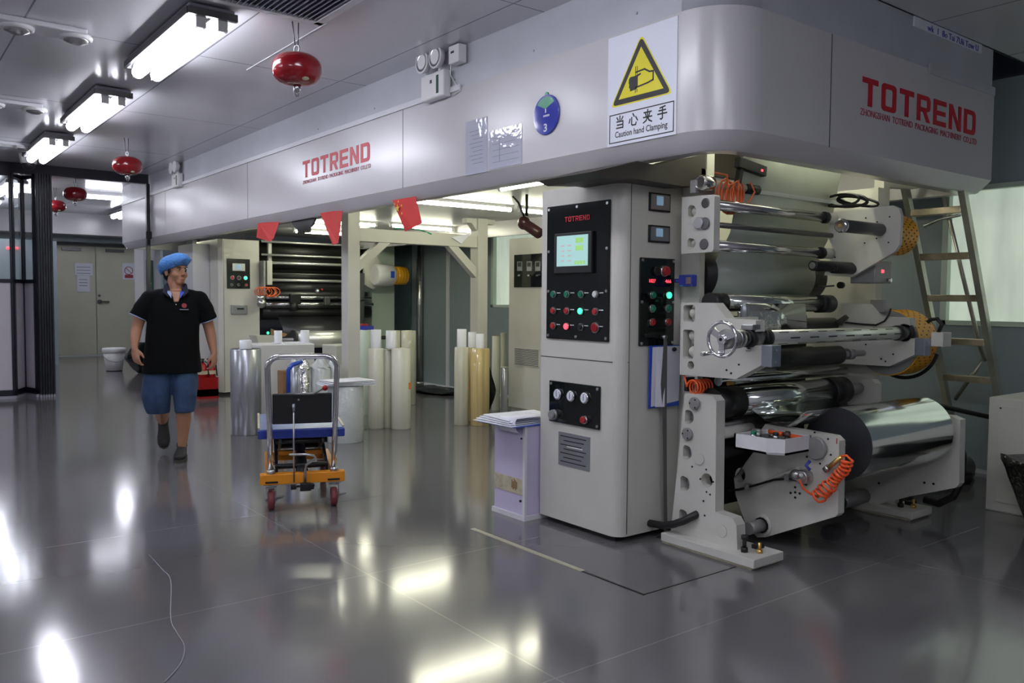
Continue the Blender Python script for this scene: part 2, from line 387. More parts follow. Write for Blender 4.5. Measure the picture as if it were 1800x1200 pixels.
# ------------------------------------------------------------------ the room
XW, YB, ZC = 7.25, 21.5, 3.195
b = B().m('floor').box(-4, XW, -4, YB, -0.1, 0); struct(b.build('floor'))
b = B().m('ceiling'); b.box(-4, 3.42, -4, YB, ZC, ZC + .06); b.box(3.42, XW, -4, 2.69, ZC, ZC + .06); b.box(3.42, XW, 14.9, YB, ZC, ZC + .06); struct(b.build('ceiling'))
b = B().m('darkvoid').box(3.42, XW + .1, 2.69, 14.9, 3.62, 3.68); b.m('darkvoid').box(3.42, XW, 2.68, 2.7, ZC, 3.62); struct(b.build('trim_1'))
b = B().m('wallwhite').box(-4.1, -4, -4, YB, 0, 3.3); struct(b.build('wall_left'))
b = B().m('wallwhite').box(-4, XW, -4.1, -4, 0, 3.3); struct(b.build('wall_front'))
b = B().m('wallgrey')   # right wall with two window openings
for (y0, y1, z0, z1) in ((-4, 1.4, 0, 3.19), (1.4, 3.4, 0, 1.21), (1.4, 3.4, 2.36, 3.19), (3.4, 8.2, 0, 3.19), (8.2, 9.85, 0, 1.28), (8.2, 9.85, 2.39, 3.19), (9.85, YB, 0, 3.19)):
    b.box(XW, XW + .12, y0, y1, z0, z1)
b.m('darkvoid').box(XW, XW + .12, -4, YB, 3.19, 3.68)
struct(b.build('wall_right'))
for i, (y0, y1, z0, z1) in enumerate(((1.4, 3.4, 1.21, 2.36), (8.2, 9.85, 1.28, 2.39))):
    wn = B().m('pane').box(XW + .05, XW + .07, y0, y1, z0, z1).build('window_%d' % (i + 1)); struct(wn)
    fr = B().m('pale_green')
    fr.box(XW - .015, XW + .05, y0, y0 + .05, z0, z1); fr.box(XW - .015, XW + .05, y1 - .05, y1, z0, z1)
    fr.box(XW - .015, XW + .05, y0, y1, z0, z0 + .04); fr.box(XW - .015, XW + .05, y0, y1, z1 - .04, z1)
    fr.build('window_frame', wn)
b = B().m('wallwhite'); b.box(-4, 3.4, YB, YB + .1, 0, 3.2); b.box(3.4, 5.24, YB, YB + .1, 2.57, 3.2); b.box(5.24, XW, YB, YB + .1, 0, 3.2)
struct(b.build('wall_back'))
# far double doors
for i, (x0, x1) in enumerate(((3.4, 4.3), (4.32, 5.24))):
    d = B().m('door').box(x0, x1, YB - .03, YB + .05, 0.03, 2.55, bev=.01).build('door_%d' % (i + 1)); struct(d)
    hb = B().m('darksteel').box(x0 + .2, x0 + .6, YB - .1, YB - .03, 2.44, 2.5); hb.build('door_closer', d)
    if i == 1:
        h = B().m('darksteel'); p = GY(175, 530, YB - .05); h.cyl((p.x, YB - .03, p.z), (p.x, YB - .09, p.z), .05); h.tube([(p.x, YB - .09, p.z), (p.x + .2, YB - .1, p.z)], .018); h.cyl((p.x, YB - .03, p.z + .14), (p.x, YB - .06, p.z + .14), .03)
        h.build('door_handle', d)
b = B().m('darksteel'); b.box(3.34, 3.4, YB - .04, YB, 0, 2.62); b.box(5.24, 5.3, YB - .04, YB, 0, 2.62); b.box(3.34, 5.3, YB - .04, YB, 2.55, 2.62); struct(b.build('trim_2'))
b = B().m('hood').box(-4, XW, 20.3, YB, 2.74, ZC); b.m('wallgrey').box(-4, XW, 20.9, YB, 2.62, 2.74); struct(b.build('trim_3'))
# pipes and trims of the right wall between the machines
b = B().m('steel'); b.cyl((XW - .06, 11.75, 0), (XW - .06, 11.75, 2.6), .05); b.cyl((XW - .06, 11.75, 0), (XW - .06, 11.75, .04), .09); tag(b.build('wall_pipe'), 'silver vertical pipe running up the grey wall between the two machines', 'pipe')
b = B().m('trim').box(XW - .02, XW, 10.95, 11.03, 0, 2.9); b.box(XW - .03, XW, -4, YB, 0, .03); struct(b.build('trim_4'))
b = B().m('glass_panel').box(XW - .02, XW, 12.1, 13.6, 0.5, 2.5); struct(b.build('window_3'))
b = B().m('wallwhite').box(5.35, XW, 16.9, 17.0, 0, 3.19); struct(b.build('wall_far'))

# ------------------------------------------------------------------ oven hood over both machines
HX, HY, HE, HR = 3.40, 2.68, 14.9, 6.41
def path(ins, n=28, r=.3):
    out = [(HX + ins, HE)]
    cx, cy = HX + r, HY + r; rr = r - ins
    for k in range(n + 1):
        a = PI + (PI / 2) * k / n; out.append((cx + rr * math.cos(a), cy + rr * math.sin(a)))
    out.append((HR - ins, HY + ins)); out.append((HR - ins, HE))
    return out
def skirt(b, prof):
    cols = [[(x, y, z) for (x, y) in path(i)] for i, z in prof]
    n = len(cols[0]); vs = [[b.bm.verts.new(p) for p in c] for c in cols]
    for k in range(len(cols)):
        a, c = vs[k], vs[(k + 1) % len(cols)]
        for i in range(n - 1): b._tag([b.bm.faces.new((a[i], a[i + 1], c[i + 1], c[i]))], 0 < i < n - 3)
    for e in (0, n - 1): b._tag([b.bm.faces.new([v[e] for v in vs])])
hood = thing('oven_hood', 'long pale grey machine hood hung under the ceiling with a rounded near corner', 'machine hood', (HX, HY, 2.2))
b = B().m('hood'); skirt(b, [(0, 2.9), (0, 2.275), (.012, 2.256), (.062, 2.186), (.075, 2.178), (.16, 2.178), (.16, 2.9)])
b.m('hood').box(HX + .05, HR - .05, HE - .1, HE - .02, 2.18, 2.9)
sk0 = sk0 = b.build('skirt', hood); sk0.data.set_sharp_from_angle(angle=0.5); sk0.data.set_sharp_from_angle(angle=0.5)
b = B().m('wallwhite').box(HX + .15, HR - .15, 4.5, HE - .1, 2.36, 2.42); b.build('underside', hood)
b = B().m('duct').box(HX + .15, HR - .15, HY + .15, 4.5, 2.86, 2.9); b.box(HX + .16, HR - .15, 4.44, 4.5, 2.42, 2.88); b.build('inner_lining', hood)
b = B().m('darksteel')
for y in (5.815, 9.2, 12.4): b.box(HX - .0015, HX + .001, y - .004, y + .004, 2.27, 2.9)
b.box(4.328, 4.336, HY - .0015, HY + .001, 2.27, 2.9)
b.build('panel_seam', hood)
b = B().m('trim')
b.box(HX - .014, HX + .0, 5.0, HE, 2.885, 2.925); b.m('strip').box(5.45, HR, HY - .006, HY, 2.87, 2.93)
b.build('edge_strip', hood)
b = B().m('strip'); skirt(b, [(.012, ZC), (.012, 2.9), (.06, 2.9), (.06, ZC)]); b.m('strip').box(HR - .07, HR - .013, HY + .02, HE, 2.9, 3.65)
struct(b.build('wall_bulkhead'))
# gap screws of the bulkhead
b = B().m('steel')
for y in (3.3, 4.2, 5.1, 6.3, 7.4): b.cyl((HX + .014, y, 2.98), (HX + .006, y, 2.98), .008, seg=8)
o = b.build('screw'); struct(o); o.name = 'trim_5'
# lettering on the hood
logo((4.66, HY, 2.555), (1, 0, -0.0), (0, 0, 1), .165, 1.47, 'redlogo', hood)
text('ZHONGSHAN  TOTREND  PACKAGING  MACHINERY  CO.,LTD', (4.645, HY - .0005, 2.49), (1, 0, 0), (0, 0, 1), .045, 1.51, 'inkred', 'company_lettering', hood)
logo((HX, 7.72, 2.555), (0, -1, 0), (0, 0, 1), .16, 1.36, 'redlogo', hood)
text('ZHONGSHAN  TOTREND  PACKAGING  MACHINERY  CO.,LTD', (HX - .0005, 7.72, 2.49), (0, -1, 0), (0, 0, 1), .04, 1.38, 'inkred', 'company_lettering', hood)
# torn paper edge with blue handwriting at the ceiling
b = B().m('paper').box(5.25, 6.2, HY + .004, HY + .012, 3.13, ZC - .002); p = b.build('paper_strip')
tag(p, 'torn white paper strip with blue handwriting at the ceiling edge', 'paper')
text('wk  1  8o Tai 7Uii Tow U', (5.42, HY + .003, 3.135), (1, 0, 0), (0, 0, 1), .04, .72, 'inkblue', 'handwriting', p)

# ------------------------------------------------------------------ ceiling fittings
def area(name, loc, sx, sy, power, col, rx=0.0):
    l = bpy.data.lights.new(name, 'AREA'); l.shape = 'RECTANGLE'; l.size = sx; l.size_y = sy; l.energy = power; l.color = col
    o = bpy.data.objects.new(name, l); C.objects.link(o); o.location = loc; o.rotation_euler = (rx, 0, 0); return o
def ceiling_lamp(x, y, label, L=1.55, W=.24, z=ZC):
    t = thing('ceiling_light', label, 'ceiling light', (x, y, z), group='bright twin-tube lamps along the ceiling')
    b = B().m('vent'); b.box(x - W / 2 - .02, x + W / 2 + .02, y - L / 2, y + L / 2, z - .05, z - .012, bev=.008)
    b.box(x - .03, x + .03, y - L / 2 + .3, y - L / 2 + .36, z - .012, z); b.box(x - .03, x + .03, y + L / 2 - .36, y + L / 2 - .3, z - .012, z)
    b.m('darksteel').box(x - W / 2 - .03, x + W / 2 + .03, y - L / 2 - .02, y - L / 2 + .01, z - .085, z - .04); b.box(x - W / 2 - .035, x - W / 2 - .015, y - L / 2, y + L / 2, z - .085, z - .04); b.box(x - W / 2 - .03, x + W / 2 + .03, y + L / 2 - .01, y + L / 2 + .02, z - .085, z - .04)
    b.build('housing', t)
    b = B().m('chrome'); b.prism([(x - W / 2 + .01, y - L / 2, z - .055), (x - W / 2 + .03, y - L / 2, z - .05), (x, y - L / 2, z - .075), (x + W / 2 - .03, y - L / 2, z - .05), (x + W / 2 - .01, y - L / 2, z - .055), (x, y - L / 2, z - .085)], (0, L, 0)); b.build('reflector', t)
    for s in (-1, 1):
        B().m('tubecool').cyl((x + s * .066, y - L / 2 + .05, z - .115), (x + s * .066, y + L / 2 - .05, z - .115), .045, seg=16).build('tube', t)
        c = B().m('white'); c.box(x + s * .066 - .03, x + s * .066 + .03, y - L / 2 + .01, y - L / 2 + .05, z - .15, z - .06); c.build('tube_holder', t); c = B().m('white'); c.box(x + s * .066 - .03, x + s * .066 + .03, y + L / 2 - .05, y + L / 2 - .01, z - .15, z - .06); c.build('tube_holder', t)
    return t
LAB = ['first and largest lit ceiling lamp, nearest the grille', 'second lit ceiling lamp back, between the first and third', 'third lit ceiling lamp, just before the black partition beam']
for i, y in enumerate((6.05, 8.62, 11.15)): ceiling_lamp(1.74, y, LAB[i])

for i, y in enumerate((-1.6, .95, 3.5)): ceiling_lamp(1.74, y, ['lit ceiling lamp of the same row far behind the viewpoint', 'lit ceiling lamp just behind the viewpoint', 'lit ceiling lamp just above the top of the view'][i])
for i, y in enumerate((-1.6, 2.2, 6.05, 9.9)): ceiling_lamp(-1.7, y, ['rearmost', 'second', 'third', 'far'][i] + ' lit lamp of the ceiling row left of the view')  # unseen second row of lamps, added to light the room
# short round-spot bars left of the lamps (switched off)
for i, (u, v) in enumerate(((60, 48), (8, 182), (0, 252))):
    p = GZ(u, v, ZC - .02); t = thing('spot_bar', ['nearest', 'middle', 'farthest'][i] + ' switched-off white spotlight bar at the left edge of the ceiling', 'spotlight', (p.x - .2, p.y, ZC), group='spotlight bars')
    b = B().m('trim'); b.box(p.x - .75, p.x + .3, p.y - .12, p.y + .12, ZC - .035, ZC, bev=.01); b.build('housing', t)
    for k in range(3):
        c = B().m('white'); c.torus((p.x - .55 + .35 * k + .1, p.y, ZC - .04), (0, 0, 1), .085, .02, 24, 8); c.build('spot_ring', t)
        c = B().m('steel'); c.lathe([(0, .08), (.03, .075), (.05, .03)], (p.x - .55 + .35 * k + .1, p.y, ZC - .035), (0, 0, -1), 20); c.build('spot_lens', t)
# far tubes behind the partition
def tube_light(p0, p1, name, label, m, r=.02, group=None, z_up=.05):
    p0 = Vector(p0); p1 = Vector(p1); t = thing('fluorescent_tube_light', label, 'tube light', p0, group=group)
    d = (p1 - p0).normalized(); b = B().m('white'); sx = abs(d.x) > .5
    lo = Vector((min(p0.x, p1.x), min(p0.y, p1.y), p0.z)); hi = Vector((max(p0.x, p1.x), max(p0.y, p1.y), p0.z))
    if sx: b.box(lo.x, hi.x, lo.y - .02, lo.y + .02, p0.z + r + .002, p0.z + z_up)
    else: b.box(lo.x - .02, lo.x + .02, lo.y, hi.y, p0.z + r + .002, p0.z + z_up)
    b.build('batten', t); B().m(m).cyl(p0 + d * .03, p1 - d * .03, r, seg=10).build('tube', t)
    e = B().m('white'); e.cyl(p0, p0 + d * .03, r + .004, seg=10); e.build('end_cap', t); e = B().m('white'); e.cyl(p1 - d * .03, p1, r + .004, seg=10); e.build('end_cap', t)
    return t
for i, (x0, x1, y, lab) in enumerate(((0.4, 2.3, 15.6, 'left long tube pair seen through the partition glass'), (3.0, 4.3, 15.8, 'tube light beyond the beam beside the far end of the hood'), (-2.8, -.9, 15.6, 'far tube light left of the partition'))):
    tube_light((x0, y, ZC - .1), (x1, y, ZC - .1), 't', lab, 'tubefar', .035, z_up=.1)
for i, y in enumerate((15.6, 18.4)): ceiling_lamp(1.9, y, ['lit ceiling lamp beyond the folded partition', 'last lit ceiling lamp before the far doors'][i])  # lamps added beyond the partition to light the far area
ceiling_lamp(4.3, 18.6, 'lit ceiling lamp right before the far doors, half behind the hood end')  # extra lamp put in to brighten the far doors
# tubes under the hood
for i, (x0, x1, y, lab) in enumerate(((4.08, 5.28, 6.82, 'long lit tube under the hood, above the cream gantry'), (5.34, 6.2, 6.80, 'lit tube under the hood behind the dark hanging lamp'),
        (3.95, 5.12, 9.4, 'far lit tube under the hood crossing the cream post'), (5.25, 6.2, 9.3, 'far lit tube just right of the cream post'), (4.7, 5.9, 11.0, 'lit tube under the hood right before the second machine'))):  # last tube in this list is added to brighten the second machine
    tube_light((x0, y, 2.31), (x1, y, 2.31), 't', lab, 'tubewarm', .018, 'tubes under the hood')
tube_light((4.2, 4.75, 2.31), (4.2, 5.6, 2.31), 't', 'lit tube under the hood seen just above the control cabinet', 'tubewarm', .018, 'tubes under the hood')

tube_light((4.0, 4.0, 2.62), (5.3, 4.0, 2.62), 't', 'lit tube inside the hood at the rear of the front machine', 'tubewarm', .018, 'tubes under the hood', z_up=.28)
tube_light((4.0, 3.02, 2.62), (5.3, 3.02, 2.62), 't', 'lit tube inside the hood just above the front machine', 'tubewarm', .018, 'tubes under the hood', z_up=.28)

# ------------------------------------------------------------------ control cabinet
def sx_poly(x, pts): return [Vector((x, y, z)) for y, z in pts]
cab = thing('control_cabinet', 'tall pale control cabinet with touch screen panel, front machine', 'control cabinet', (3.38, 3.36, 0))
def rounded_body(x0, x1, y0, y1, z0, z1, r):
    pts = [(x1, y0), (x1, y1), (x0, y1), (x0, y0 + r)]
    for k in range(1, 9):
        a = PI + PI / 2 * k / 8; pts.append((x0 + r + r * math.cos(a), y0 + r + r * math.sin(a)))
    return [Vector((x, y, z0)) for x, y in pts]
B().m('cream').prism(rounded_body(3.38, 3.88, 3.36, 4.06, 0.035, 2.075, .075), (0, 0, 2.04)).build('body', cab)
B().m('black').box(3.42, 3.86, 3.42, 4.02, 0, .036).build('plinth', cab)
b = B().m('darksteel'); b.box(3.449, 3.453, 3.358, 3.361, .05, 2.07); b.build('door_seam', cab)
b = B().m('darksteel'); b.box(3.378, 3.381, 3.42, 4.06, 1.041, 1.046); b.box(3.44, 3.452, 3.3585, 3.361, 1.041, 1.046); b.build('door_gap', cab)
def panel_x(y0, y1, z0, z1, parent, m='blackgloss', name='control_panel', x=3.38, screws=True):
    p = B().m(m).box(x - .012, x, y0, y1, z0, z1, bev=.004).build(name, parent)
    if screws:
        for yy in (y0 + .02, (y0 + y1) / 2, y1 - .02):
            for zz in (z0 + .02, z1 - .02): B().m('steel').cyl((x - .016, yy, zz), (x - .011, yy, zz), .009, seg=10).build('screw', p)
        for zz in (z0 + (z1 - z0) * .36, z0 + (z1 - z0) * .66):
            for yy in (y0 + .02, y1 - .02): B().m('steel').cyl((x - .016, yy, zz), (x - .011, yy, zz), .009, seg=10).build('screw', p)
    return p
def button(c, n, parent, m, r=.017, label=None, ln=.02):
    n = Vector(n); c = Vector(c); b = B().m('steel').cyl(c, c + n * ln * .55, r * 1.22, seg=16); b.m(m).cyl(c + n * ln * .5, c + n * ln, r, seg=16, bev=.003)
    o = b.build('push_button', parent)
    if label: o['label'] = label
    return o
cp = panel_x(3.447, 4.0, 1.158, 1.972, cab)
q = B().m('black').box(3.345, 3.368, 3.572, 3.905, 1.555, 1.80, bev=.006).build('touch_screen', cp)
s_ = B().m('screen').box(3.342, 3.346, 3.60, 3.875, 1.60, 1.782).build('display', q)
b = B().m('btngreen')
for r_ in range(2): b.m('dispgreen'); b.box(3.3408, 3.342, 3.64, 3.705, 1.735 - .045 * r_, 1.765 - .045 * r_)
for k in range(4): b.box(3.3408, 3.342, 3.62 + .025 * k, 3.638 + .025 * k, 1.608, 1.63)
b.build('display_blocks', s_)
b = B().m('disppink')
for r_ in range(4):
    for c_ in range(2): b.box(3.3408, 3.342, 3.745 + .06 * c_, 3.775 + .06 * c_, 1.628 + .03 * r_, 1.636 + .03 * r_)
b.build('display_figures', s_)
rows = ((505, ('btngreen', 'btngreen', 'btngreen', 'btnwhite')), (540, ('btnred', 'btnred', 'glowgreen', 'btnred')), (567, ('btnred', 'glowred', 'black', 'red')))
zrow = (1.432, 1.332, 1.238)
for zi, (vv, cols) in enumerate(rows):
    for k, mm in enumerate(cols):
        y = 3.925 - k * .125
        button((3.368, y, zrow[zi]), (-1, 0, 0), cp, mm, .026 if (zi == 2 and k == 3) else .018, 'lit ' + mm[4:] + ' button' if mm.startswith('glow') else None)
        B().m('btnwhite').box(3.3665, 3.368, y - .06, y - .025, zrow[zi] + .006, zrow[zi] + .011).build('legend', cp)
logo((3.366, 3.83, 1.868), (0, -1, 0), (0, 0, 1), .03, .22, 'redlogo', cp, .001)
gp = panel_x(3.512, 3.965, .642, .897, cab, name='gauge_panel', screws=False)
for yy in (3.53, 3.945):
    for zz in (.66, .88): B().m('steel').cyl((3.364, yy, zz), (3.369, yy, zz), .009, seg=10).build('screw', gp)
for k in range(3):
    y = 3.873 - .122 * k
    g = B().m('chrome').cyl((3.368, y, .818), (3.35, y, .818), .034, seg=20, bev=.004).build('pressure_gauge', gp)
    B().m('paper').cyl((3.3495, y, .818), (3.348, y, .818), .026, seg=20).build('dial', g)
    B().m('ink').box(3.3468, 3.3478, y - .002, y + .002, .805, .84).build('needle', g)
button((3.368, 3.905, .69), (-1, 0, 0), gp, 'greycap', .026, 'round grey knob', .04)
button((3.368, 3.625, .69), (-1, 0, 0), gp, 'btnred', .02, 'red knob', .035)
npl = B().m('plate').box(3.376, 3.38, 3.598, 3.88, .383, .587).build('name_plate', cab)
b = B().m('ink')
for k in range(7):
    z = .565 - k * .026; b.box(3.3745, 3.376, 3.63 + (k % 3) * .02, 3.86 - (k % 2) * .03, z - .004, z + .002)
b.build('print', npl)
B().m('white').box(3.374, 3.3755, 3.66, 3.80, .50, .508).build('white_print', npl)
# front (camera-right) side of the cabinet
for z0, z1, lab in ((1.835, 1.638 + .0, None),): pass
for z0, z1 in ((1.915, 2.022), (1.735, 1.835)):
    m_ = B().m('black').box(3.59, 3.768, 3.348, 3.36, z0, z1, bev=.003).build('meter', cab)
    d = B().m('plate').box(3.60, 3.757, 3.345, 3.349, z0 + .01, z1 - .01).build('meter_face', m_)
    B().m('screenblue').box(3.645, 3.70, 3.343, 3.3455, z0 + .035, z1 - .018).build('meter_display', m_)
sp = B().m('blackgloss').box(3.522, 3.815, 3.348, 3.36, 1.135, 1.645, bev=.004).build('side_panel', cab)
for xx in (3.537, 3.80):
    for zz in (1.15, 1.39, 1.63): B().m('steel').cyl((xx, 3.348, zz), (xx, 3.343, zz), .009, seg=10).build('screw', sp)
B().m('black').cyl((3.65, 3.348, 1.568), (3.65, 3.33, 1.568), .026, seg=16).build('key_switch', sp)
button((3.705, 3.348, 1.57), (0, -1, 0), sp, 'btnred', .026, 'red emergency stop knob', .045)
for xa, tx in ((3.575, '1027'), (3.71, '466')):
    dsp = B().m('black').box(xa, xa + .085, 3.343, 3.348, 1.495, 1.53).build('digital_display', sp)
    text(tx, (xa + .015, 3.3425, 1.502), (1, 0, 0), (0, 0, 1), .02, .052, 'glowred', 'digits', sp, .001)
for xa, zz, mm in ((3.62, 1.43, 'btngreen'), (3.755, 1.43, 'glowgreen'), (3.62, 1.352, 'btngreen'), (3.755, 1.352, 'btngreen'), (3.62, 1.272, 'btnred'), (3.755, 1.272, 'btnred')):
    button((xa, 3.348, zz), (0, -1, 0), sp, mm, .019, 'lit green button' if mm == 'glowgreen' else None)
b = B().m('black').box(3.56, 3.655, 3.335, 3.348, 1.185, 1.205, bev=.003); b.build('selector_strip', sp)
# clipboard with papers hanging on the cabinet side, long steel strip hanging on it
cb = thing('clipboard', 'blue clipboard with white papers hanging on the side of the control cabinet', 'clipboard', (3.72, 3.34, .77))
B().m('bluetape').box(3.598, 3.858, 3.338, 3.344, .77, 1.135).build('board', cb)
b = B().m('paper'); b.prism([(3.612, 3.336, .779), (3.855, 3.336, .80), (3.857, 3.335, 1.13), (3.612, 3.33, 1.128)], (0, -.002, 0)); b.build('paper_sheet', cb)
b = B().m('paper'); b.prism([(3.635, 3.325, .778), (3.70, 3.31, .776), (3.715, 3.322, 1.122), (3.648, 3.33, 1.128)], (0, -.002, 0)); b.build('curled_sheet', cb)
b = B().m('ink'); b.sphere((3.80, 3.328, 1.11), .016, 12, 8, (1.3, .5, .8)); b.build('binder_clip', cb)
sr = thing('steel_strip', 'long flat grey steel strip hanging in front of the clipboard', 'steel strip', (3.735, 3.31, 0.02))
b = B().m('striporange')
pl = [(3.738, 1.17), (3.742, 1.12), (3.728, .93), (3.732, .75), (3.745, .5), (3.752, .2), (3.762, .0)]
pr_ = [(3.765, 0.0), (3.790, .0), (3.778, .2), (3.772, .5), (3.765, .75), (3.766, .93), (3.764, 1.12), (3.756, 1.17)]
b.prism([(x - .045, 3.312, z + .01) for x, z in [(3.735, 1.175), (3.733, 1.12), (3.715, .9), (3.732, .75), (3.745, .5), (3.755, .2), (3.765, .0), (3.795, .0), (3.785, .2), (3.775, .5), (3.768, .75), (3.766, .93), (3.764, 1.12), (3.757, 1.175)]], (0, .003, 0)); b.build('strip', sr)
B().m('steel').cyl((3.70, 3.305, 1.185), (3.70, 3.346, 1.185), .012, seg=12).build('hook', sr)
# ------------------------------------------------------------------ the front machine
mc = thing('laminating_machine', 'front cream laminating machine with steel rollers, handwheel plate and orange coils', 'machine', (4.5, 3.0, 0))
XN, TH = 3.69, .075
def hole(x, y, z, r, n=18): return [Vector((x, y + r * math.cos(a), z + r * math.sin(a))) for a in [2 * PI * k / n for k in range(n)]]
def rrect(x, y0, y1, z0, z1, r=.015):
    out = []
    for cy, cz, a0 in ((y1 - r, z1 - r, 0), (y0 + r, z1 - r, 90), (y0 + r, z0 + r, 180), (y1 - r, z0 + r, 270)):
        for k in range(4): a = math.radians(a0 + 30 * k); out.append(Vector((x, cy + r * math.cos(a), cz + r * math.sin(a))))
    return out
def dhole(x, y0, y1, z0, z1):   # flat towards the back, round towards the front (-y)
    h = (z1 - z0) / 2; zc = (z0 + z1) / 2; out = [Vector((x, y1, z0 + .01)), Vector((x, y1 - .008, z0))]; out.reverse()
    pts = [Vector((x, y1, z0 + .012)), Vector((x, y1, z1 - .012)), Vector((x, y1 - .012, z1))]
    w_ = (y1 - y0) * .6
    for k in range(7): a = PI / 2 + PI * k / 6; pts.append(Vector((x, y0 + w_ + w_ * math.cos(a), zc + h * math.sin(a))))
    pts.append(Vector((x, y1 - .012, z0))); return pts
def plate_with_caps(name, x, pts, holes, th=TH, parent=mc, m='cream'):
    return B().m(m).prism(sx_poly(x, pts), (th, 0, 0), holes).build(name, parent)
lower = [(3.235, .06), (3.15, .872), (2.955, .876), (2.925, .85), (2.918, .235), (2.80, .225), (2.775, .19), (2.765, .06)]
def near_lower(x):
    H = [dhole(x, 3.08, 3.145, .70, .78), dhole(x, 3.09, 3.155, .495, .575), dhole(x, 3.10, 3.17, .31, .395), dhole(x, 3.105, 3.175, .12, .20), hole(x, 2.98, .40, .04)]
    p = plate_with_caps('lower_side_plate', x, lower, H)
    for (y, z, r, mm) in ((3.07, .822, .036, 'greycap'), (3.118, .643, .036, 'greycap')):
        c = B().m(mm).cyl((x - .02, y, z), (x, y, z), r, seg=24, bev=.004).build('bearing_cap', p)
        for a in range(3): B().m('bolt').cyl((x - .022, y + r * .7 * math.cos(2.1 * a), z + r * .7 * math.sin(2.1 * a)), (x - .018, y + r * .7 * math.cos(2.1 * a), z + r * .7 * math.sin(2.1 * a)), .005, seg=8).build('cap_screw', c)
    for (y, z, r) in ((3.035, .515, .036), (2.87, .14, .036)): B().m('cream').cyl((x - .006, y, z), (x, y, z), r, seg=24, bev=.002).build('cover_disc', p)
    for (y, z) in ((2.985, .46), (2.98, .335), (3.025, .40), (2.935, .40), (3.085, .46), (2.99, .2), (3.0, .28), (3.02, .5), (2.955, .325)): B().m('bolt').cyl((x - .002, y, z), (x + .002, y, z), .006, seg=8).build('bolt_hole', p)
    # grey bosses seen inside the cut-outs
    for (y, z) in ((3.13, .74), (3.13, .535), (3.14, .355), (3.145, .165)): B().m('aluminium').cyl((x + .05, y, z), (x + .12, y, z), .022, seg=16).build('roller_nut', p)
    return p
near_lower(XN)
def base(x0, x1):
    p = B().m('cream').box(x0, x1, 2.6, 3.24, .012, .06, bev=.004).build('base_plate', mc)
    B().m('tape').box(x0 + .01, x1 - .01, 2.62, 3.24, 0, .012).build('base_pad', p)
    b = B().m('black'); b.cyl((x0 + .08, 2.72, .06), (x0 + .08, 2.72, .085), .02, seg=6); b.cyl((x0 + .08, 2.72, .085), (x0 + .08, 2.72, .14), .011, seg=12); b.cyl((x0 + .08, 2.72, .13), (x0 + .08, 2.72, .15), .02, seg=6); b.build('levelling_bolt', p)
    b = B().m('brassfit'); b.cyl((x0 + .13, 2.66, .06), (x0 + .13, 2.66, .078), .018, seg=6); b.cyl((x0 + .13, 2.66, .078), (x0 + .13, 2.66, .115), .009, seg=10); b.build('anchor_bolt', p)
    b = B().m('black'); b.box(x0 + .17, x0 + .23, 2.70, 2.74, .06, .082); b.build('shim_block', p)
base(3.61, 3.87); base(5.26, 5.52)
mid = [(3.19, .975), (3.19, 1.388), (2.95, 1.388), (2.87, 1.305), (2.68, 1.298), (2.675, 1.24), (2.76, 1.235), (2.79, 1.19), (2.80, 1.17), (2.64, 1.168), (2.64, 1.065), (2.80, .98)]
def near_mid(x, holes=True):
    H = [rrect(x, 3.085, 3.17, 1.28, 1.375), rrect(x, 3.09, 3.17, 1.07, 1.235), hole(x, 3.11, 1.035, .024)] if holes else []
    p = plate_with_caps('middle_side_plate', x, mid, H)
    B().m('aluminium').box(x - .003, x + TH + .003, 2.575, 2.64, 1.06, 1.172, bev=.003).build('end_block', p)
    for z in (1.085, 1.145): B().m('steel').cyl((x + TH * .5, 2.575, z), (x + TH * .5, 2.57, z), .007, seg=10).build('cap_screw', p)
    for (y, z) in ((2.83, 1.01), (2.78, 1.06), (2.97, 1.115), (2.86, 1.025)): B().m('bolt').cyl((x - .002, y, z), (x + .002, y, z), .006, seg=8).build('bolt_hole', p)
    if holes:
        for (y, z) in ((3.13, 1.33), (3.13, 1.2), (3.13, 1.11)): B().m('cream').sphere((x + .05, y, z), .03, 14, 10).build('roller_nut', p)
    return p
near_mid(XN); near_mid(5.3, False)
up = [(3.195, 1.664), (3.195, 1.985), (2.975, 1.98), (2.965, 1.97), (2.965, 1.68), (2.975, 1.668)]
def near_up(x):
    p = plate_with_caps('upper_side_plate', x, up, [dhole(x, 3.09, 3.15, 1.865, 1.935), dhole(x, 3.09, 3.15, 1.69, 1.75)], .05)
    for (y, z, r, mm, ln) in ((3.025, 1.938, .028, 'darksteel', .008), (3.025, 1.825, .034, 'darksteel', .012), (3.06, 1.83, .034, 'steel', .022), (3.03, 1.712, .03, 'darksteel', .008)):
        B().m(mm).cyl((x - ln, y, z), (x, y, z), r, seg=24, bev=.004).build('bearing_cap', p)
    for z in (1.90, 1.72): B().m('cream').sphere((x + .03, 3.12, z), .022, 12, 8).build('roller_nut', p)
near_up(XN)
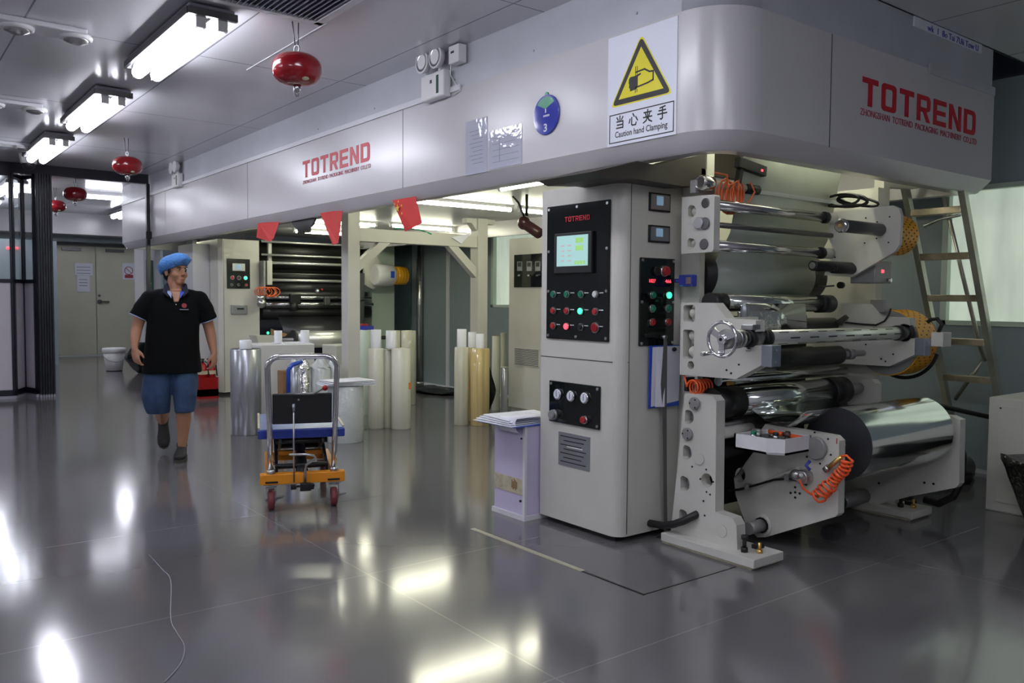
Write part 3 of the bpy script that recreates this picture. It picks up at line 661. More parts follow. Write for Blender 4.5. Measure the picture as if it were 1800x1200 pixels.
# arm carrying the upper guide pipe, above the upper plate
b = B().m('greycap').box(3.69, 3.86, 3.1, 3.14, 2.0, 2.075, bev=.004); b.build('guide_bracket', mc)
kn = B().m('chrome'); pk = GX(1243, 322, 3.76); kn.cyl((3.70, pk.y, pk.z), (3.80, pk.y, pk.z), .042, seg=24, bev=.01); kn.torus((3.70, pk.y, pk.z), (1, 0, 0), .034, .006); kn.build('clamp_knob', mc)
PY = pk.y
gp_ = B().m('cream').cyl((3.80, PY, pk.z), (4.12, PY, pk.z), .022, seg=16); gp_.m('black').cyl((4.10, PY, pk.z), (4.22, PY, pk.z), .03, seg=14); gp_.build('guide_pipe', mc)
B().m('brightsteel').box(4.2, 5.15, PY - .008, PY + .008, pk.z - .022, pk.z + .022).build('guide_rail', mc)
sb = B().m('black').box(3.97, 4.23, PY - .06, PY - .02, pk.z + .09, pk.z + .15, bev=.004, rot=Euler((0, .12, 0)).to_matrix()).build('edge_sensor', mc)
B().m('black').box(3.99, 4.02, PY - .05, PY - .02, pk.z + .02, pk.z + .16, rot=Euler((0, .25, 0)).to_matrix()).build('sensor_arm', sb)
B().m('glowred').box(4.17, 4.188, PY - .0625, PY - .06, pk.z + .10, pk.z + .112).build('sensor_light', sb)
def coil(pts, r, name, parent, m): return B().m(m).tube(pts, r, 8).build(name, parent)
rnd = random.Random(3)
cc = Vector((3.95, PY - .02, pk.z - .02)); pts = []
for k in range(150):
    a = 2 * PI * k / 15; R_ = .085 + .012 * math.sin(k * .37)
    pts.append(cc + Vector((-.09 + .0009 * k + R_ * math.cos(a) * .75 + .02, -.01 * math.sin(a * .5) - .012 * math.cos(k * .2), -.045 + R_ * math.sin(a))))
coil(pts, .0055, 'orange_cable_coil', mc, 'orangedull')
coil([(3.80, PY - .02, pk.z + .06), (3.87, PY - .05, pk.z + .05), (3.89, PY - .04, pk.z - .02), (3.9, PY - .03, pk.z - .1)], .006, 'cable_loop', mc, 'orangedull')
coil([(4.0, PY - .03, pk.z + .08), (3.975, PY - .05, pk.z + .02), (4.0, PY - .03, pk.z - .08), (4.08, PY - .03, pk.z - .11), (4.14, PY - .04, pk.z - .02), (4.1, PY - .04, pk.z + .03)], .006, 'cable_loop', mc, 'orangedull')

# guide shafts between the side plates
XF = 4.95
def shaft(y, z, r, x0, x1, m, name='guide_shaft', collars=()):
    o = B().m(m).cyl((x0, y, z), (x1, y, z), r, seg=28).build(name, mc)
    for (xa, xb, rr, mm) in collars: B().m(mm).cyl((xa, y, z), (xb, y, z), rr, seg=24, bev=.003).build('shaft_collar', o)
    return o
shaft(3.02, 1.934, .030, 3.73, 4.88, 'chrome', collars=((4.84, 4.87, .038, 'black'), (4.87, XF, .034, 'cream')))
shaft(3.03, 1.825, .016, 3.73, XF, 'darksteel')
shaft(3.03, 1.709, .030, 3.73, 4.86, 'chrome', collars=((4.82, 4.85, .038, 'black'), (4.85, XF, .034, 'cream')))
# upper far plate with outboard stub rollers and the yellow perforated guard
ppx = 4.95
ufp = [(3.30, 1.60), (3.16, 1.75), (3.10, 1.99), (2.70, 2.005), (2.655, 1.985), (2.64, 1.94), (2.65, 1.77), (2.70, 1.70), (3.02, 1.575)]
def px_poly(x, L): return [GX(u, v, x) for u, v in L]
fp = B().m('cream').prism(px_poly(ppx, [(1448, 484), (1466, 440), (1452, 410), (1468, 372), (1570, 361), (1580, 366), (1584, 378), (1581, 430), (1573, 442), (1497, 487)]), (.03, 0, 0)).build('upper_far_plate', mc)
for (u, v) in ((1522, 383), (1542, 390), (1564, 381), (1556, 403), (1541, 419), (1520, 427), (1562, 426), (1468, 452), (1492, 462), (1500, 472), (1470, 372 + 8)):
    q = GX(u, v, ppx); B().m('bolt').cyl((ppx - .003, q.y, q.z), (ppx, q.y, q.z), .005, seg=8).build('bolt_hole', fp)
st = GX(1548, 404, ppx); B().m('darksteel').cyl((ppx, st.y, st.z), (ppx - .42, st.y, st.z), .038, seg=24, bev=.004).build('stub_roller', fp)
B().m('chrome').cyl((ppx - .42, st.y, st.z), (ppx - .455, st.y, st.z), .042, seg=24, bev=.01).build('stub_end', fp)
B().m('brassfit').cyl((ppx - .46, st.y, st.z), (ppx - .452, st.y, st.z), .010, seg=12).build('stub_centre', fp)
for (u, v, L) in ((1495, 470, .42), (1490, 473, .22)):
    q = GX(u, v, ppx); B().m('black').cyl((ppx, q.y + (.0 if L > .3 else -.03), q.z), (ppx - L, q.y + (.0 if L > .3 else -.03), q.z), .033, seg=22, bev=.004).build('pinch_roller', fp)
    B().m('chrome').cyl((ppx - L - .006, q.y + (.0 if L > .3 else -.03), q.z), (ppx - L + .002, q.y + (.0 if L > .3 else -.03), q.z), .02, seg=16).build('roller_end', fp)
def perforated(c, r, x0, x1, a0, a1, name, parent, rows=7, cols=16, endface=True):
    """curved guard with rows of punched dark slots"""
    n = 28; b = B().m('yellow'); c = Vector(c); rings = []
    for R_ in (r, r - .006):
        rings.append([(c.y + R_ * math.cos(a0 + (a1 - a0) * k / n), c.z + R_ * math.sin(a0 + (a1 - a0) * k / n)) for k in range(n + 1)])
    prof = rings[0] + list(reversed(rings[1]))
    b.prism([(x0, y, z) for y, z in prof], (x1 - x0, 0, 0))
    g = b.build(name, parent); g['label'] = 'yellow perforated guard'
    h = B().m('bolt')
    for i in range(rows):
        for k in range(cols):
            a = a0 + (a1 - a0) * (k + .5 + (.5 if i % 2 else 0)) / (cols + .5); x = x0 + (x1 - x0) * (i + .7) / (rows + .4)
            nn = Vector((0, math.cos(a), math.sin(a))); tt = Vector((0, -math.sin(a), math.cos(a))); p0 = Vector((x, c.y, c.z)) + nn * (r + .0008)
            f = [h.bm.verts.new(p0 + Vector((sx_ * .008, 0, 0)) + tt * st_ * .005) for sx_, st_ in ((-1, -1), (1, -1), (1, 1), (-1, 1))]
            h._tag([h.bm.faces.new(f)])
    o = h.build('punched_slots', g); o['kind'] = 'stuff'; return g
gc = GX(1585, 408, 5.0)
g1 = perforated((0, 2.712, 1.82), .125, 4.99, 5.20, PI * .40, PI * 1.62, 'yellow_guard', mc, 6, 13)
B().m('cream').cyl((4.982, 2.712, 1.82), (4.99, 2.712, 1.82), .121, seg=32).build('gear_cover', mc)
# small control box under the far plate
bx = B().m('greycap'); q = GX(1530, 478, 5.05); bx.box(5.02, 5.22, q.y - .05, q.y + .12, q.z - .07, q.z + .07, bev=.006); bo = bx.build('counter_box', mc)
q2 = GX(1547, 476, 5.02); B().m('glowred').box(5.09, 5.12, q.y - .053, q.y - .05, q.z - .005, q.z + .015).build('counter_display', bo)
B().m('chrome').cyl((5.17, q.y - .05, q.z - .05), (5.17, q.y - .075, q.z - .05), .012, seg=12).build('counter_knob', bo)

# frame behind the rollers
b = B().m('cream').box(3.885, 3.93, 3.22, 4.4, 0, 2.17); b.build('near_frame_panel', mc)
b = B().m('cream').box(5.42, 5.50, 2.98, 4.4, 0, 2.17); b.build('far_frame_panel', mc)
fl = B().m('cream').prism(sx_poly(5.36, lower), (TH, 0, 0)); fl.build('lower_far_plate', mc)
b = B().m('cream').box(4.03, 4.10, 3.30, 3.38, 2.05, 2.6); b.build('frame_post', mc)
b = B().m('cream').box(5.62, 5.70, 3.05, 3.12, 1.9, 2.6); b.prism([(5.70, 3.05, 2.30), (6.38, 3.05, 2.36), (6.38, 3.05, 2.27), (6.05, 3.05, 2.22), (5.70, 3.05, 2.20)], (0, .05, 0)); b.build('frame_bracket', mc)
b = B().m('white').box(5.25, 5.6, 3.3, 3.6, 2.12, 2.16); b.m('cream').box(5.1, 5.6, 3.35, 3.7, 1.95, 2.10); b.m('black').box(5.2, 5.6, 3.6, 3.65, 2.16, 2.36); b.build('upper_ledge', mc)
b = B().m('black')
for k in range(4): b.cyl((5.35 + .06 * k, 3.45, 2.22), (5.35 + .06 * k, 3.45, 2.33), .012, seg=8); b.cyl((5.35 + .06 * k, 3.45, 2.27), (5.35 + .06 * k, 3.45, 2.29), .024, seg=8)
b.build('valve_block', mc)
B().m('cream').box(3.93, 5.42, 4.3, 4.36, .3, 2.2).build('back_panel', mc)
b = B().m('duct'); b.prism([GY(u, v, 3.22) for u, v in [(1040, 302), (1120, 283), (1152, 290), (1240, 270), (1241, 326), (1200, 327), (1110, 313), (1060, 312)]], (0, .45, 0)); b.build('air_duct', mc)
B().m('black').cyl((3.75, 3.5, 2.33), (4.0, 3.5, 2.33), .06, seg=20).build('fan_motor', mc)
# black cable bundle on the far plate
for k in range(4):
    c0 = GX(1478 + 7 * k, 352, 4.98); R_ = .09 + .015 * math.sin(k * 2.3)
    B().m('rubber').tube([c0 + Vector((.02 * k, R_ * 1.4 * math.cos(a), R_ * .42 * math.sin(a + .3 * k))) for a in [2 * PI * i / 20 for i in range(20)]], .0085, 8, True).build('cable_loop', mc)

# film webs
def web(pts, x0, x1, m, name, parent=None, th=.0012):
    parent = parent or mc; b = B().m(m); n = len(pts)
    a = [[b.bm.verts.new((x0(z) if callable(x0) else x0, y, z)), b.bm.verts.new((x1(z) if callable(x1) else x1, y, z))] for y, z in pts]
    for i in range(n - 1): b._tag([b.bm.faces.new((a[i][0], a[i][1], a[i + 1][1], a[i + 1][0]))], True)
    o = b.build(name, parent); md = o.modifiers.new('thick', 'SOLIDIFY'); md.thickness = th; return o
RB = (3.36, 1.56, .16)   # big rubber-covered roller
B().m('rubber').cyl((3.94, RB[0], RB[1]), (5.2, RB[0], RB[1]), RB[2] - .004, seg=40).build('lamination_roller', mc)
arc = [(RB[0] - RB[2] * math.cos(a), RB[1] + RB[2] * math.sin(a)) for a in [math.radians(d) for d in range(30, -121, -10)]]
web([(3.0, 2.45), (3.06, 2.1), (3.12, 1.80), (3.165, 1.72)] + arc, 4.03, 5.05, 'web', 'film_web')
RC = RB[2] + .006
web([(RB[0] - RC * math.cos(a), RB[1] + RC * math.sin(a)) for a in [math.radians(d) for d in range(-50, -121, -10)]], 3.97, 5.08, 'webgreen', 'film_web')
web([(3.40, 1.41), (3.25, 1.415), (3.06, 1.44)], 4.0, 5.0, 'webgreen', 'film_web')
b = B().m('redlogo').tube([(4.0, 3.10, 1.437), (4.7, 3.10, 1.435)], .0025, 6); b.build('red_thread', mc)
# blue counter clamped on the frame edge
q = GX(1206, 493, 3.80); bc = B().m('bluesign').box(3.79, 3.84, q.y - .05, q.y + .05, q.z - .035, q.z + .035, bev=.008).build('blue_counter', mc)
B().m('plate').box(3.785, 3.79, q.y - .045, q.y - .01, q.z - .02, q.z + .02).build('counter_window', bc); B().m('bluesign').cyl((3.8, q.y + .05, q.z), (3.8, q.y + .085, q.z), .012, seg=10).build('counter_spindle', bc)
# roller B: chrome with film
o = B().m('rubber').cyl((3.78, 3.06, 1.39), (3.9, 3.06, 1.39), .055, seg=28); o.m('film').cyl((3.9, 3.06, 1.39), (4.85, 3.06, 1.385), .052, seg=36); o.m('rubber').cyl((4.85, 3.06, 1.385), (5.0, 3.06, 1.385), .058, seg=28); o.build('cooling_roller', mc)
web([(3.0, 1.385), (2.99, 1.30), (2.985, 1.235)], 4.02, 4.63, 'film', 'film_web')
b = B().m('cream').box(3.765, 4.02, 2.9, 2.93, 1.235, 1.31, bev=.004); b.m('wrapfoil').box(3.9, 4.3, 2.94, 2.96, 1.22, 1.34, bev=.006); b.build('clamp_block', mc)
b = B().m('plate'); b.sphere((3.93, 2.93, 1.34), .03, 10, 8, (.8, .8, 1.6)); b.build('crumpled_foil', mc)
# further guide rollers seen between the plates
def roller(x0, x1, y, z, r, m, name='roller', ends=None):
    o = B().m(m).cyl((x0, y, z), (x1, y, z), r, seg=32).build(name, mc)
    if ends:
        B().m(ends).cyl((x0 - .05, y, z), (x0, y, z), r * 1.04, seg=24).build('roller_end', o); B().m(ends).cyl((x1, y, z), (x1 + .05, y, z), r * 1.04, seg=24).build('roller_end', o)
    return o
roller(3.77, 4.90, 2.93, 1.062, .058, 'rubber', 'rubber_roller')
B().m('steel').cyl((4.90, 2.93, 1.062), (5.2, 2.93, 1.062), .02, seg=14).build('roller_shaft', mc)
B().m('steel').cyl((5.0, 2.93, 1.062), (5.06, 2.93, 1.062), .035, seg=20).build('shaft_collar', mc)
roller(3.77, 4.5, 3.12, 1.13, .045, 'darksteel')
roller(3.95, 5.3, 3.22, 1.52 - .28, .05, 'darksteel')
roller(3.95, 5.3, 3.2, .985, .035, 'steel'); roller(3.95, 5.3, 3.12, .93, .03, 'film'); roller(3.95, 5.2, 3.32, 1.03, .06, 'rubber')
web([(3.3, 1.02), (3.12, .96)], 4.0, 4.55, 'film', 'film_web')
# roller D: wide film roller
o = B().m('rubber').cyl((3.775, 3.03, .815), (4.0, 3.03, .815), .092, seg=36); o.m('film').cyl((4.0, 3.03, .815), (4.93, 3.03, .815), .086, seg=44); o.m('rubber').cyl((4.93, 3.03, .815), (5.12, 3.03, .815), .09, seg=36); o.build('nip_roller', mc)
B().m('greycap').cyl((5.12, 3.03, .815), (5.34, 3.03, .815), .035, seg=18).build('roller_shaft', mc)
roller(3.78, 5.3, 3.13, .66, .06, 'darksteel'); roller(3.78, 5.3, 3.1, .52, .05, 'rubber')
web([(2.96, .775), (2.86, .72), (2.72, .70), (2.60, .80)], 4.05, 4.9, 'film', 'film_web')
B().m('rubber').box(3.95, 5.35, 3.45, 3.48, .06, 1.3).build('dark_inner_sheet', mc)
# orange coil at the lower front corner
q = GX(1222, 680, 3.72); pts = [q + Vector((.021 * k / 10 * 1.0 - .03, .045 * math.cos(2 * PI * k / 12) * .8, .04 * math.sin(2 * PI * k / 12))) for k in range(74)]
coil(pts, .0055, 'orange_hose_coil', mc, 'orange')
coil([q + Vector((0, .09, .09)), q + Vector((-.01, .075, .06)), q + Vector((-.02, .05, .02)), pts[0]], .005, 'cable_loop', mc, 'orange')
b = B().m('black').box(3.72, 3.78, 3.155, 3.18, .88, .96); b.m('brassfit').cyl((3.95, 3.05, .92), (4.0, 3.05, .92), .012, seg=10); b.build('hose_fitting', mc)
# black drain hose through the lower plate
q0 = GX(1222, 905, 3.68); q1 = GX(1185, 921, 3.64); q2 = GY(1147, 921, 3.33)
b = B().m('rubber').tube([q0 + Vector((.04, .0, .01)), q0, q0.lerp(q1, .5) + Vector((-.01, 0, -.006)), q1, q1.lerp(q2, .5) + Vector((0, 0, -.008)), q2 + Vector((.01, .02, -.002)), q2 + Vector((.0, .06, .0))], .022, 14); b.build('drain_hose', mc)

# ---------------- unwind stand: two arms, film roll
XA = 4.08
arm = [(u, v) for u, v in [(1336, 757), (1345, 745), (1466, 766), (1475, 775), (1473, 903), (1468, 908), (1345, 944), (1331, 944), (1312, 925), (1293, 870), (1290, 840), (1320, 800), (1336, 780)]]
na = B().m('cream').prism(px_poly(XA, arm), (.06, 0, 0), [[GX(u, v, XA) for u, v in [(1301 + 9 * math.cos(a), 835 + 13 * math.sin(a)) for a in [-2 * PI * k / 16 for k in range(16)]]]]).build('unwind_arm', mc)
na['label'] = 'near unwind arm with red mark at its corner'
kb = GX(1437, 787, XA)
k_ = B().m('greycap').cyl((XA - .03, kb.y, kb.z), (XA, kb.y, kb.z), .062, seg=32, bev=.005).build('bearing_cap', na)
for a in range(6):
    aa = PI / 3 * a + .3; B().m('bolt').cyl((XA - .003, kb.y + .085 * math.cos(aa), kb.z + .085 * math.sin(aa)), (XA, kb.y + .085 * math.cos(aa), kb.z + .085 * math.sin(aa)), .006, seg=8).build('bolt_hole', na)
for (u, v) in ((1398, 865), (1398, 856), (1398, 874), (1390, 866), (1406, 867)):
    q = GX(u, v, XA); B().m('bolt').cyl((XA - .003, q.y, q.z), (XA, q.y, q.z), .007, seg=8).build('bolt_hole', na)
q = GX(1471, 775, XA); B().m('btnred').box(XA - .001, XA, q.y - .003, q.y + .003, q.z - .015, q.z + .015).build('red_mark', na)
hb = GX(1341, 922, XA)
B().m('cream').lathe([(0, .062), (.012, .062), (.012, .05)], (XA, hb.y, hb.z), (-1, 0, 0), 28).build('hub_flange', na)
B().m('greycap').cyl((XA - .14, hb.y, hb.z), (XA - .01, hb.y, hb.z), .036, seg=24).build('pivot_shaft', na)
B().m('bolt').lathe([(0, .046), (.008, .046)], (XA - .012, hb.y, hb.z), (-1, 0, 0), 12).build('pivot_gear', na)
# boss behind the near plate
q = GX(1303, 757, 3.95); B().m('cream').cyl((3.77, q.y + .02, q.z), (4.06, q.y + .02, q.z), .035, seg=20).build('pivot_boss', mc); q = GX(1300, 758, 3.9); B().m('steel').cyl((3.95, q.y - .06, q.z), (4.0, q.y - .06, q.z), .02, seg=16).build('boss_pin', mc)
# tray with buttons
tr = px_poly(XA - .01, [(1340, 752), (1420, 757)])
q = GX(1345, 765, XA); TX0, TX1, TY0, TY1 = 3.78, 4.07, 2.60, 2.83
zt = .70
b = B().m('white')
P_ = [(TX0, 2.87), (TX0, 2.66), (TX0 + .05, 2.58), (TX1, 2.58), (TX1, 2.87)]
b.prism([(x, y, .585) for x, y in P_], (0, 0, .012)); 
for i in range(5):
    a, c = P_[i], P_[(i + 1) % 5]; d = Vector((c[0] - a[0], c[1] - a[1], 0)).normalized(); n_ = Vector((d.y, -d.x, 0)) * -.012
    b.prism([(a[0], a[1], .585), (c[0], c[1], .585), (c[0] + n_.x, c[1] + n_.y, .585), (a[0] + n_.x, a[1] + n_.y, .585)], (0, 0, .085))
tray = b.build('button_box', na)
B().m('darksteel').prism([(x * .92 + 3.925 * .08, y * .9 + 2.725 * .1, .64) for x, y in P_], (0, 0, .006)).build('button_deck', tray)
for (x, y, mm) in ((3.86, 2.80, 'btngreen'), (3.93, 2.82, 'greycap'), (3.92, 2.70, 'black'), (4.0, 2.78, 'greycap'), (4.0, 2.68, 'black')): button((x, y, .646), (0, 0, 1), tray, mm, .015, 'green button' if mm == 'btngreen' else None, .04)
kf = thing('utility_knife', 'orange handled cutter lying across the white button box', 'cutter', (3.98, 2.78, .69))
b = B().m('orange').cyl(GX(1352, 738 + 20, 3.98), GX(1376, 763, 3.98), .012, seg=12); b.cyl(GX(1387, 765, 3.99), GX(1410, 770, 3.99), .012, seg=12); b.build('handle', kf); B().m('maroonplastic').cyl(GX(1374, 762, 3.985), GX(1390, 766, 3.985), .0125, seg=12).build('grip', kf)
# gripper, valve and coiled red hose on the near arm
q = GX(1420, 836, XA); b = B().m('steel'); b.cyl((XA - .07, q.y, q.z), (XA, q.y, q.z), .04, seg=20, bev=.008); b.sphere((XA - .07, q.y + .03, q.z + .01), .03); b.build('air_valve', na)
b = B().m('bluesign').tube([GX(1424, 826, XA - .09), GX(1417, 818, XA - .1), GX(1424, 810, XA - .08)], .009, 8); b.m('white').sphere(GX(1408, 835, XA - .09), .012); b.build('valve_lever', na)
cable = [GX(u, v, XA - .02) for u, v in [(1280, 862), (1300, 860), (1330, 852), (1360, 843), (1385, 841), (1405, 845), (1418, 852)]]
coil(cable, .007, 'black_cable', na, 'rubber')
for u, v in ((1314, 856), (1384, 840)): q = GX(u, v, XA - .02); B().m('greycap').box(q.x - .01, q.x + .02, q.y - .015, q.y + .015, q.z - .015, q.z + .02).build('cable_clip', na)
coil([GX(u, v, XA - .01) for u, v in [(1318, 856), (1340, 850), (1370, 836), (1392, 828), (1404, 822)]], .012, 'grey_conduit', na, 'cream')
axis = [GX(u, v, XA - .06) for u, v in [(1432, 875), (1440, 872), (1450, 860), (1462, 850), (1470, 838), (1482, 828), (1488, 818), (1490, 808)]]
cl = [0]; 
for i in range(1, len(axis)): cl.append(cl[-1] + (axis[i] - axis[i - 1]).length)
pts = []; turns = 12; N = turns * 14
for k in range(N + 1):
    s = (k / N) ** .8 * cl[-1]; i = max(j for j in range(len(cl)) if cl[j] <= s + 1e-9); i = min(i, len(axis) - 2)
    f = (s - cl[i]) / (cl[i + 1] - cl[i]); p = axis[i].lerp(axis[i + 1], f); d = (axis[i + 1] - axis[i]).normalized(); u_ = Vector((1, 0, 0)); v_ = d.cross(u_); a = 2 * PI * k / 14
    R_ = .036 if k < N * .35 else .026
    pts.append(p + (u_ * math.cos(a) + v_ * math.sin(a)) * R_ + d * .0)
coil([GX(1405, 843, XA - .09), GX(1412, 858, XA - .08), GX(1425, 868, XA - .07), pts[0]] + pts + [GX(1488, 800, XA - .03), GX(1478, 802, XA - .03)], .0065, 'red_hose_coil', na, 'orange')
b = B().m('brassfit').cyl(GX(1456, 822, XA - .03), GX(1480, 802, XA - .03), .013, seg=12); b.m('steel').cyl(GX(1450, 826, XA - .03), GX(1457, 821, XA - .03), .018, seg=10); b.build('air_nozzle', na)
# far arm
farm = [(1560, 718), (1672, 731), (1688, 738), (1686, 850), (1680, 857), (1600, 872), (1500, 897), (1480, 890), (1478, 850), (1500, 810)]
fa = B().m('cream').prism(px_poly(5.30, farm), (.07, 0, 0)).build('unwind_arm', mc)
for (u, v) in ((1545, 849), (1625, 848), (1641, 850)):
    q = GX(u, v, 5.30); B().m('bolt').cyl((5.297, q.y, q.z), (5.30, q.y, q.z), .008, seg=8).build('bolt_hole', fa)
b = B().m('greycap').cyl(GX(1475, 882, 5.0), GX(1475, 882, 5.0) + Vector((.3, 0, 0)), .05, seg=22); b.m('rubber').cyl(GX(1475, 882, 5.0) - Vector((.12, 0, 0)), GX(1475, 882, 5.0), .055, seg=22); b.build('pivot_shaft', fa)
coil([GX(u, v, 5.45) for u, v in [(1684, 770), (1692, 800), (1690, 845), (1676, 872), (1650, 885), (1625, 878)]], .025, 'black_hose', mc, 'rubber')
# the film roll itself
fr = thing('film_roll', 'large shiny silver film roll on the unwind arms with a dark round end face', 'film roll', (4.3, 2.55, .60))
B().m('film').cyl((4.285, 2.55, .605), (5.22, 2.55, .605), .205, seg=72, caps=False).build('film_layers', fr)
b = B().m('filmdark'); b.lathe([(0, .045), (0, .2035)], (4.287, 2.55, .605), (1, 0, 0), 64, caps=False); o = b.build('roll_end', fr); b = B().m('filmdark'); b.lathe([(0, .045), (0, .2035)], (5.218, 2.55, .605), (1, 0, 0), 64, caps=False); b.build('roll_end', fr); o['label'] = 'dark grey round end of the roll'
b = B().m('core').lathe([(0, .045), (.955, .045), (.955, .038), (0, .038), (0, .045)], (4.275, 2.55, .605), (1, 0, 0), 32, caps=False); b.build('core_tube', fr)
B().m('steel').cyl((4.14, 2.55, .605), (5.30, 2.55, .605), .0365, seg=20).build('unwind_spindle', mc)
# ---------------- air shaft with chrome handwheel
AY, AZ = 2.71, 1.203
sh = thing('air_shaft', 'long slotted steel air shaft with black collars across the front machine', 'shaft', (3.7, AY, AZ))
B().m('brightsteel').cyl((3.84, AY, AZ), (5.19, AY, AZ), .041, seg=36, bev=.004).build('shaft_tube', sh)
for a_, off in ((2.35, 0), (3.2, .09), (4.1, 0), (1.5, .09)):
    for k in range(7):
        x = 3.90 + off + k * .185
        n_ = Vector((0, math.cos(a_), math.sin(a_))); 
        if x > 5.12: continue
        B().m('rubber').box(x, x + .088, AY + n_.y * .0385 - .0035, AY + n_.y * .0385 + .0035, AZ + n_.z * .0385 - .0035, AZ + n_.z * .0385 + .0035).build('expanding_strip', sh)
for (x0, x1, r, mm) in ((3.60, 3.63, .045, 'rubber'), (3.63, 3.66, .035, 'steel'), (3.66, 3.70, .048, 'rubber'), (3.70, 3.79, .038, 'steel'), (3.785, 3.835, .05, 'rubber'), (3.56, 3.60, .05, 'steel'), (5.19, 5.25, .048, 'rubber'), (5.25, 5.30, .04, 'steel'), (5.30, 5.34, .06, 'rubber')):
    B().m(mm).cyl((x0, AY, AZ), (x1, AY, AZ), r, seg=28, bev=.003).build('shaft_collar', sh)
b = B().m('steel').box(3.66, 3.73, AY - .035, AY + .04, AZ + .045, AZ + .075, bev=.006); b.m('black').box(3.71, 3.76, AY - .03, AY + .03, AZ + .03, AZ + .055, bev=.006); b.build('shaft_clamp', sh)
b = B().m('steel').sphere((3.70, AY + .01, AZ - .06), .02, 12, 8, (1.4, 1, .6)); b.build('shaft_support', sh)
hw = thing('handwheel', 'chrome handwheel with crank grip at the end of the air shaft', 'handwheel', (3.44, AY + .02, AZ))
hc = Vector((3.455, AY + .0, AZ - .0))
B().m('chrome').torus(hc, (1, 0, 0), .088, .009, 40, 10).build('rim', hw)
b = B().m('chrome').cyl(hc - Vector((.012, 0, 0)), hc + Vector((.02, 0, 0)), .026, seg=20, bev=.004); b.build('hub', hw)
for a in (0.6, 2.7, 4.8):
    d = Vector((0, math.cos(a), math.sin(a))); t_ = Vector((0, -math.sin(a), math.cos(a)))
    B().m('chrome').prism([hc + d * .02 + t_ * .014, hc + d * .085 + t_ * .02, hc + d * .085 - t_ * .02, hc + d * .02 - t_ * .014], (.008, 0, 0)).build('spoke', hw)
B().m('bolt').cyl(hc - Vector((.016, 0, 0)), hc - Vector((.011, 0, 0)), .008, seg=10).build('hub_bore', hw)
B().m('greycap').cyl(hc + Vector((.02, 0, 0)), hc + Vector((.11, 0, 0)), .052, r2=.046, seg=28, bev=.006).build('wheel_boss', hw)
gd = Vector((0, .052, -.074)); b = B().m('chrome').cyl(hc + gd, hc + gd - Vector((.095, 0, 0)), .008, r2=.012, seg=14, bev=.003); b.build('crank_grip', hw)
# lower yellow guard on the far side with black cable and nose block
g2 = perforated((0, 2.867, 1.13), .22, 5.385, 5.62, PI * .36, PI * 1.58, 'yellow_guard', mc, 6, 16)
B().m('greycap').cyl((5.376, 2.867, 1.13), (5.385, 2.867, 1.13), .214, seg=40).build('gear_cover', mc)
b = B().m('cream').box(5.376, 5.49, 2.50, 2.575, 1.12, 1.21, bev=.004); b.build('nose_block', mc)
coil([(5.42, 2.55, 1.21), (5.42, 2.53, 1.26), (5.42, 2.56, 1.295), (5.42, 2.6, 1.29), (5.41, 2.62, 1.27)], .013, 'cable_hook', mc, 'rubber')
coil([Vector((5.60, 2.867 + .235 * math.cos(a), 1.12 + .235 * math.sin(a))) for a in [PI * (1.08 + .56 * k / 14) for k in range(15)]], .012, 'black_cable', mc, 'rubber')
q = GX(1615, 548, 5.35); B().m('greycap').box(5.32, 5.40, 2.86, 2.96, 1.33, 1.42, bev=.006).build('junction_box', mc)
coil([GX(u, v, 5.28) for u, v in [(1458, 572), (1470, 566), (1490, 567), (1520, 570), (1540, 571), (1555, 564), (1563, 552), (1566, 542)]], .006, 'black_cable', mc, 'rubber')
b = B().m('darksteel').prism([GX(u, v, 5.22) for u, v in [(1466, 566), (1478, 572), (1490, 558), (1485, 553)]], (.02, 0, 0)); b.build('pressure_clamp', mc)
b = B().m('darksteel').tube([GX(1410, 506, 5.1), GX(1466, 502, 5.1)], .006, 6); b.m('rubber').cyl(GX(1476, 501, 5.1), GX(1476, 501, 5.1) + Vector((.03, 0, 0)), .022, seg=16); b.build('tension_rod', mc)
# small air lines under the near upper region
roller(3.95, 5.2, 3.3, 1.45, .03, 'chrome'); roller(3.95, 5.2, 3.32, 1.52, .03, 'darksteel')

# ------------------------------------------------------------------ things on the hood face
sg = thing('hand_clamping_sign', 'white warning sign with yellow triangle, hand pictogram and Chinese caution text on the hood', 'warning sign', (HX, 3.25, 2.275))
SY0, SY1, SZ0, SZ1 = 3.505, 2.99, 2.272, 2.885
bd = B().m('paper').box(HX - .004, HX, SY1, SY0, SZ0, SZ1).build('sign_board', sg)
W_ = SY0 - SY1; H_ = SZ1 - SZ0
def S(u, v, d=.0045): return Vector((HX - d, SY0 - u * W_, SZ0 + v * H_))
def rtri(pts, r, n=4):
    out = []
    for i in range(3):
        p = Vector(pts[i]); a = (Vector(pts[i - 1]) - p).normalized(); c = (Vector(pts[(i + 1) % 3]) - p).normalized()
        for k in range(n + 1):
            t = k / n; q = p + a * r * (1 - t) ** 2 * 1.0 + c * r * t ** 2; out.append((q.x, q.y))
    return out
def flat(pts, d, m, name, parent, holes=()): return B().m(m).prism([S(u, v, d) for u, v in pts], (-.0006, 0, 0), [[S(u, v, d) for u, v in h] for h in holes]).build(name, parent)
To, Tm, Ti = [(.05, .355), (.95, .355), (.5, .945)], [(.075, .367), (.925, .367), (.5, .925)], [(.175, .415), (.825, .415), (.5, .835)]
flat(rtri(To, .06), .0045, 'signyellow', 'triangle_border', bd)
flat(rtri(Tm, .06), .0052, 'ink', 'triangle_ring', bd)
flat(Ti, .0059, 'signyellow', 'triangle_field', bd)
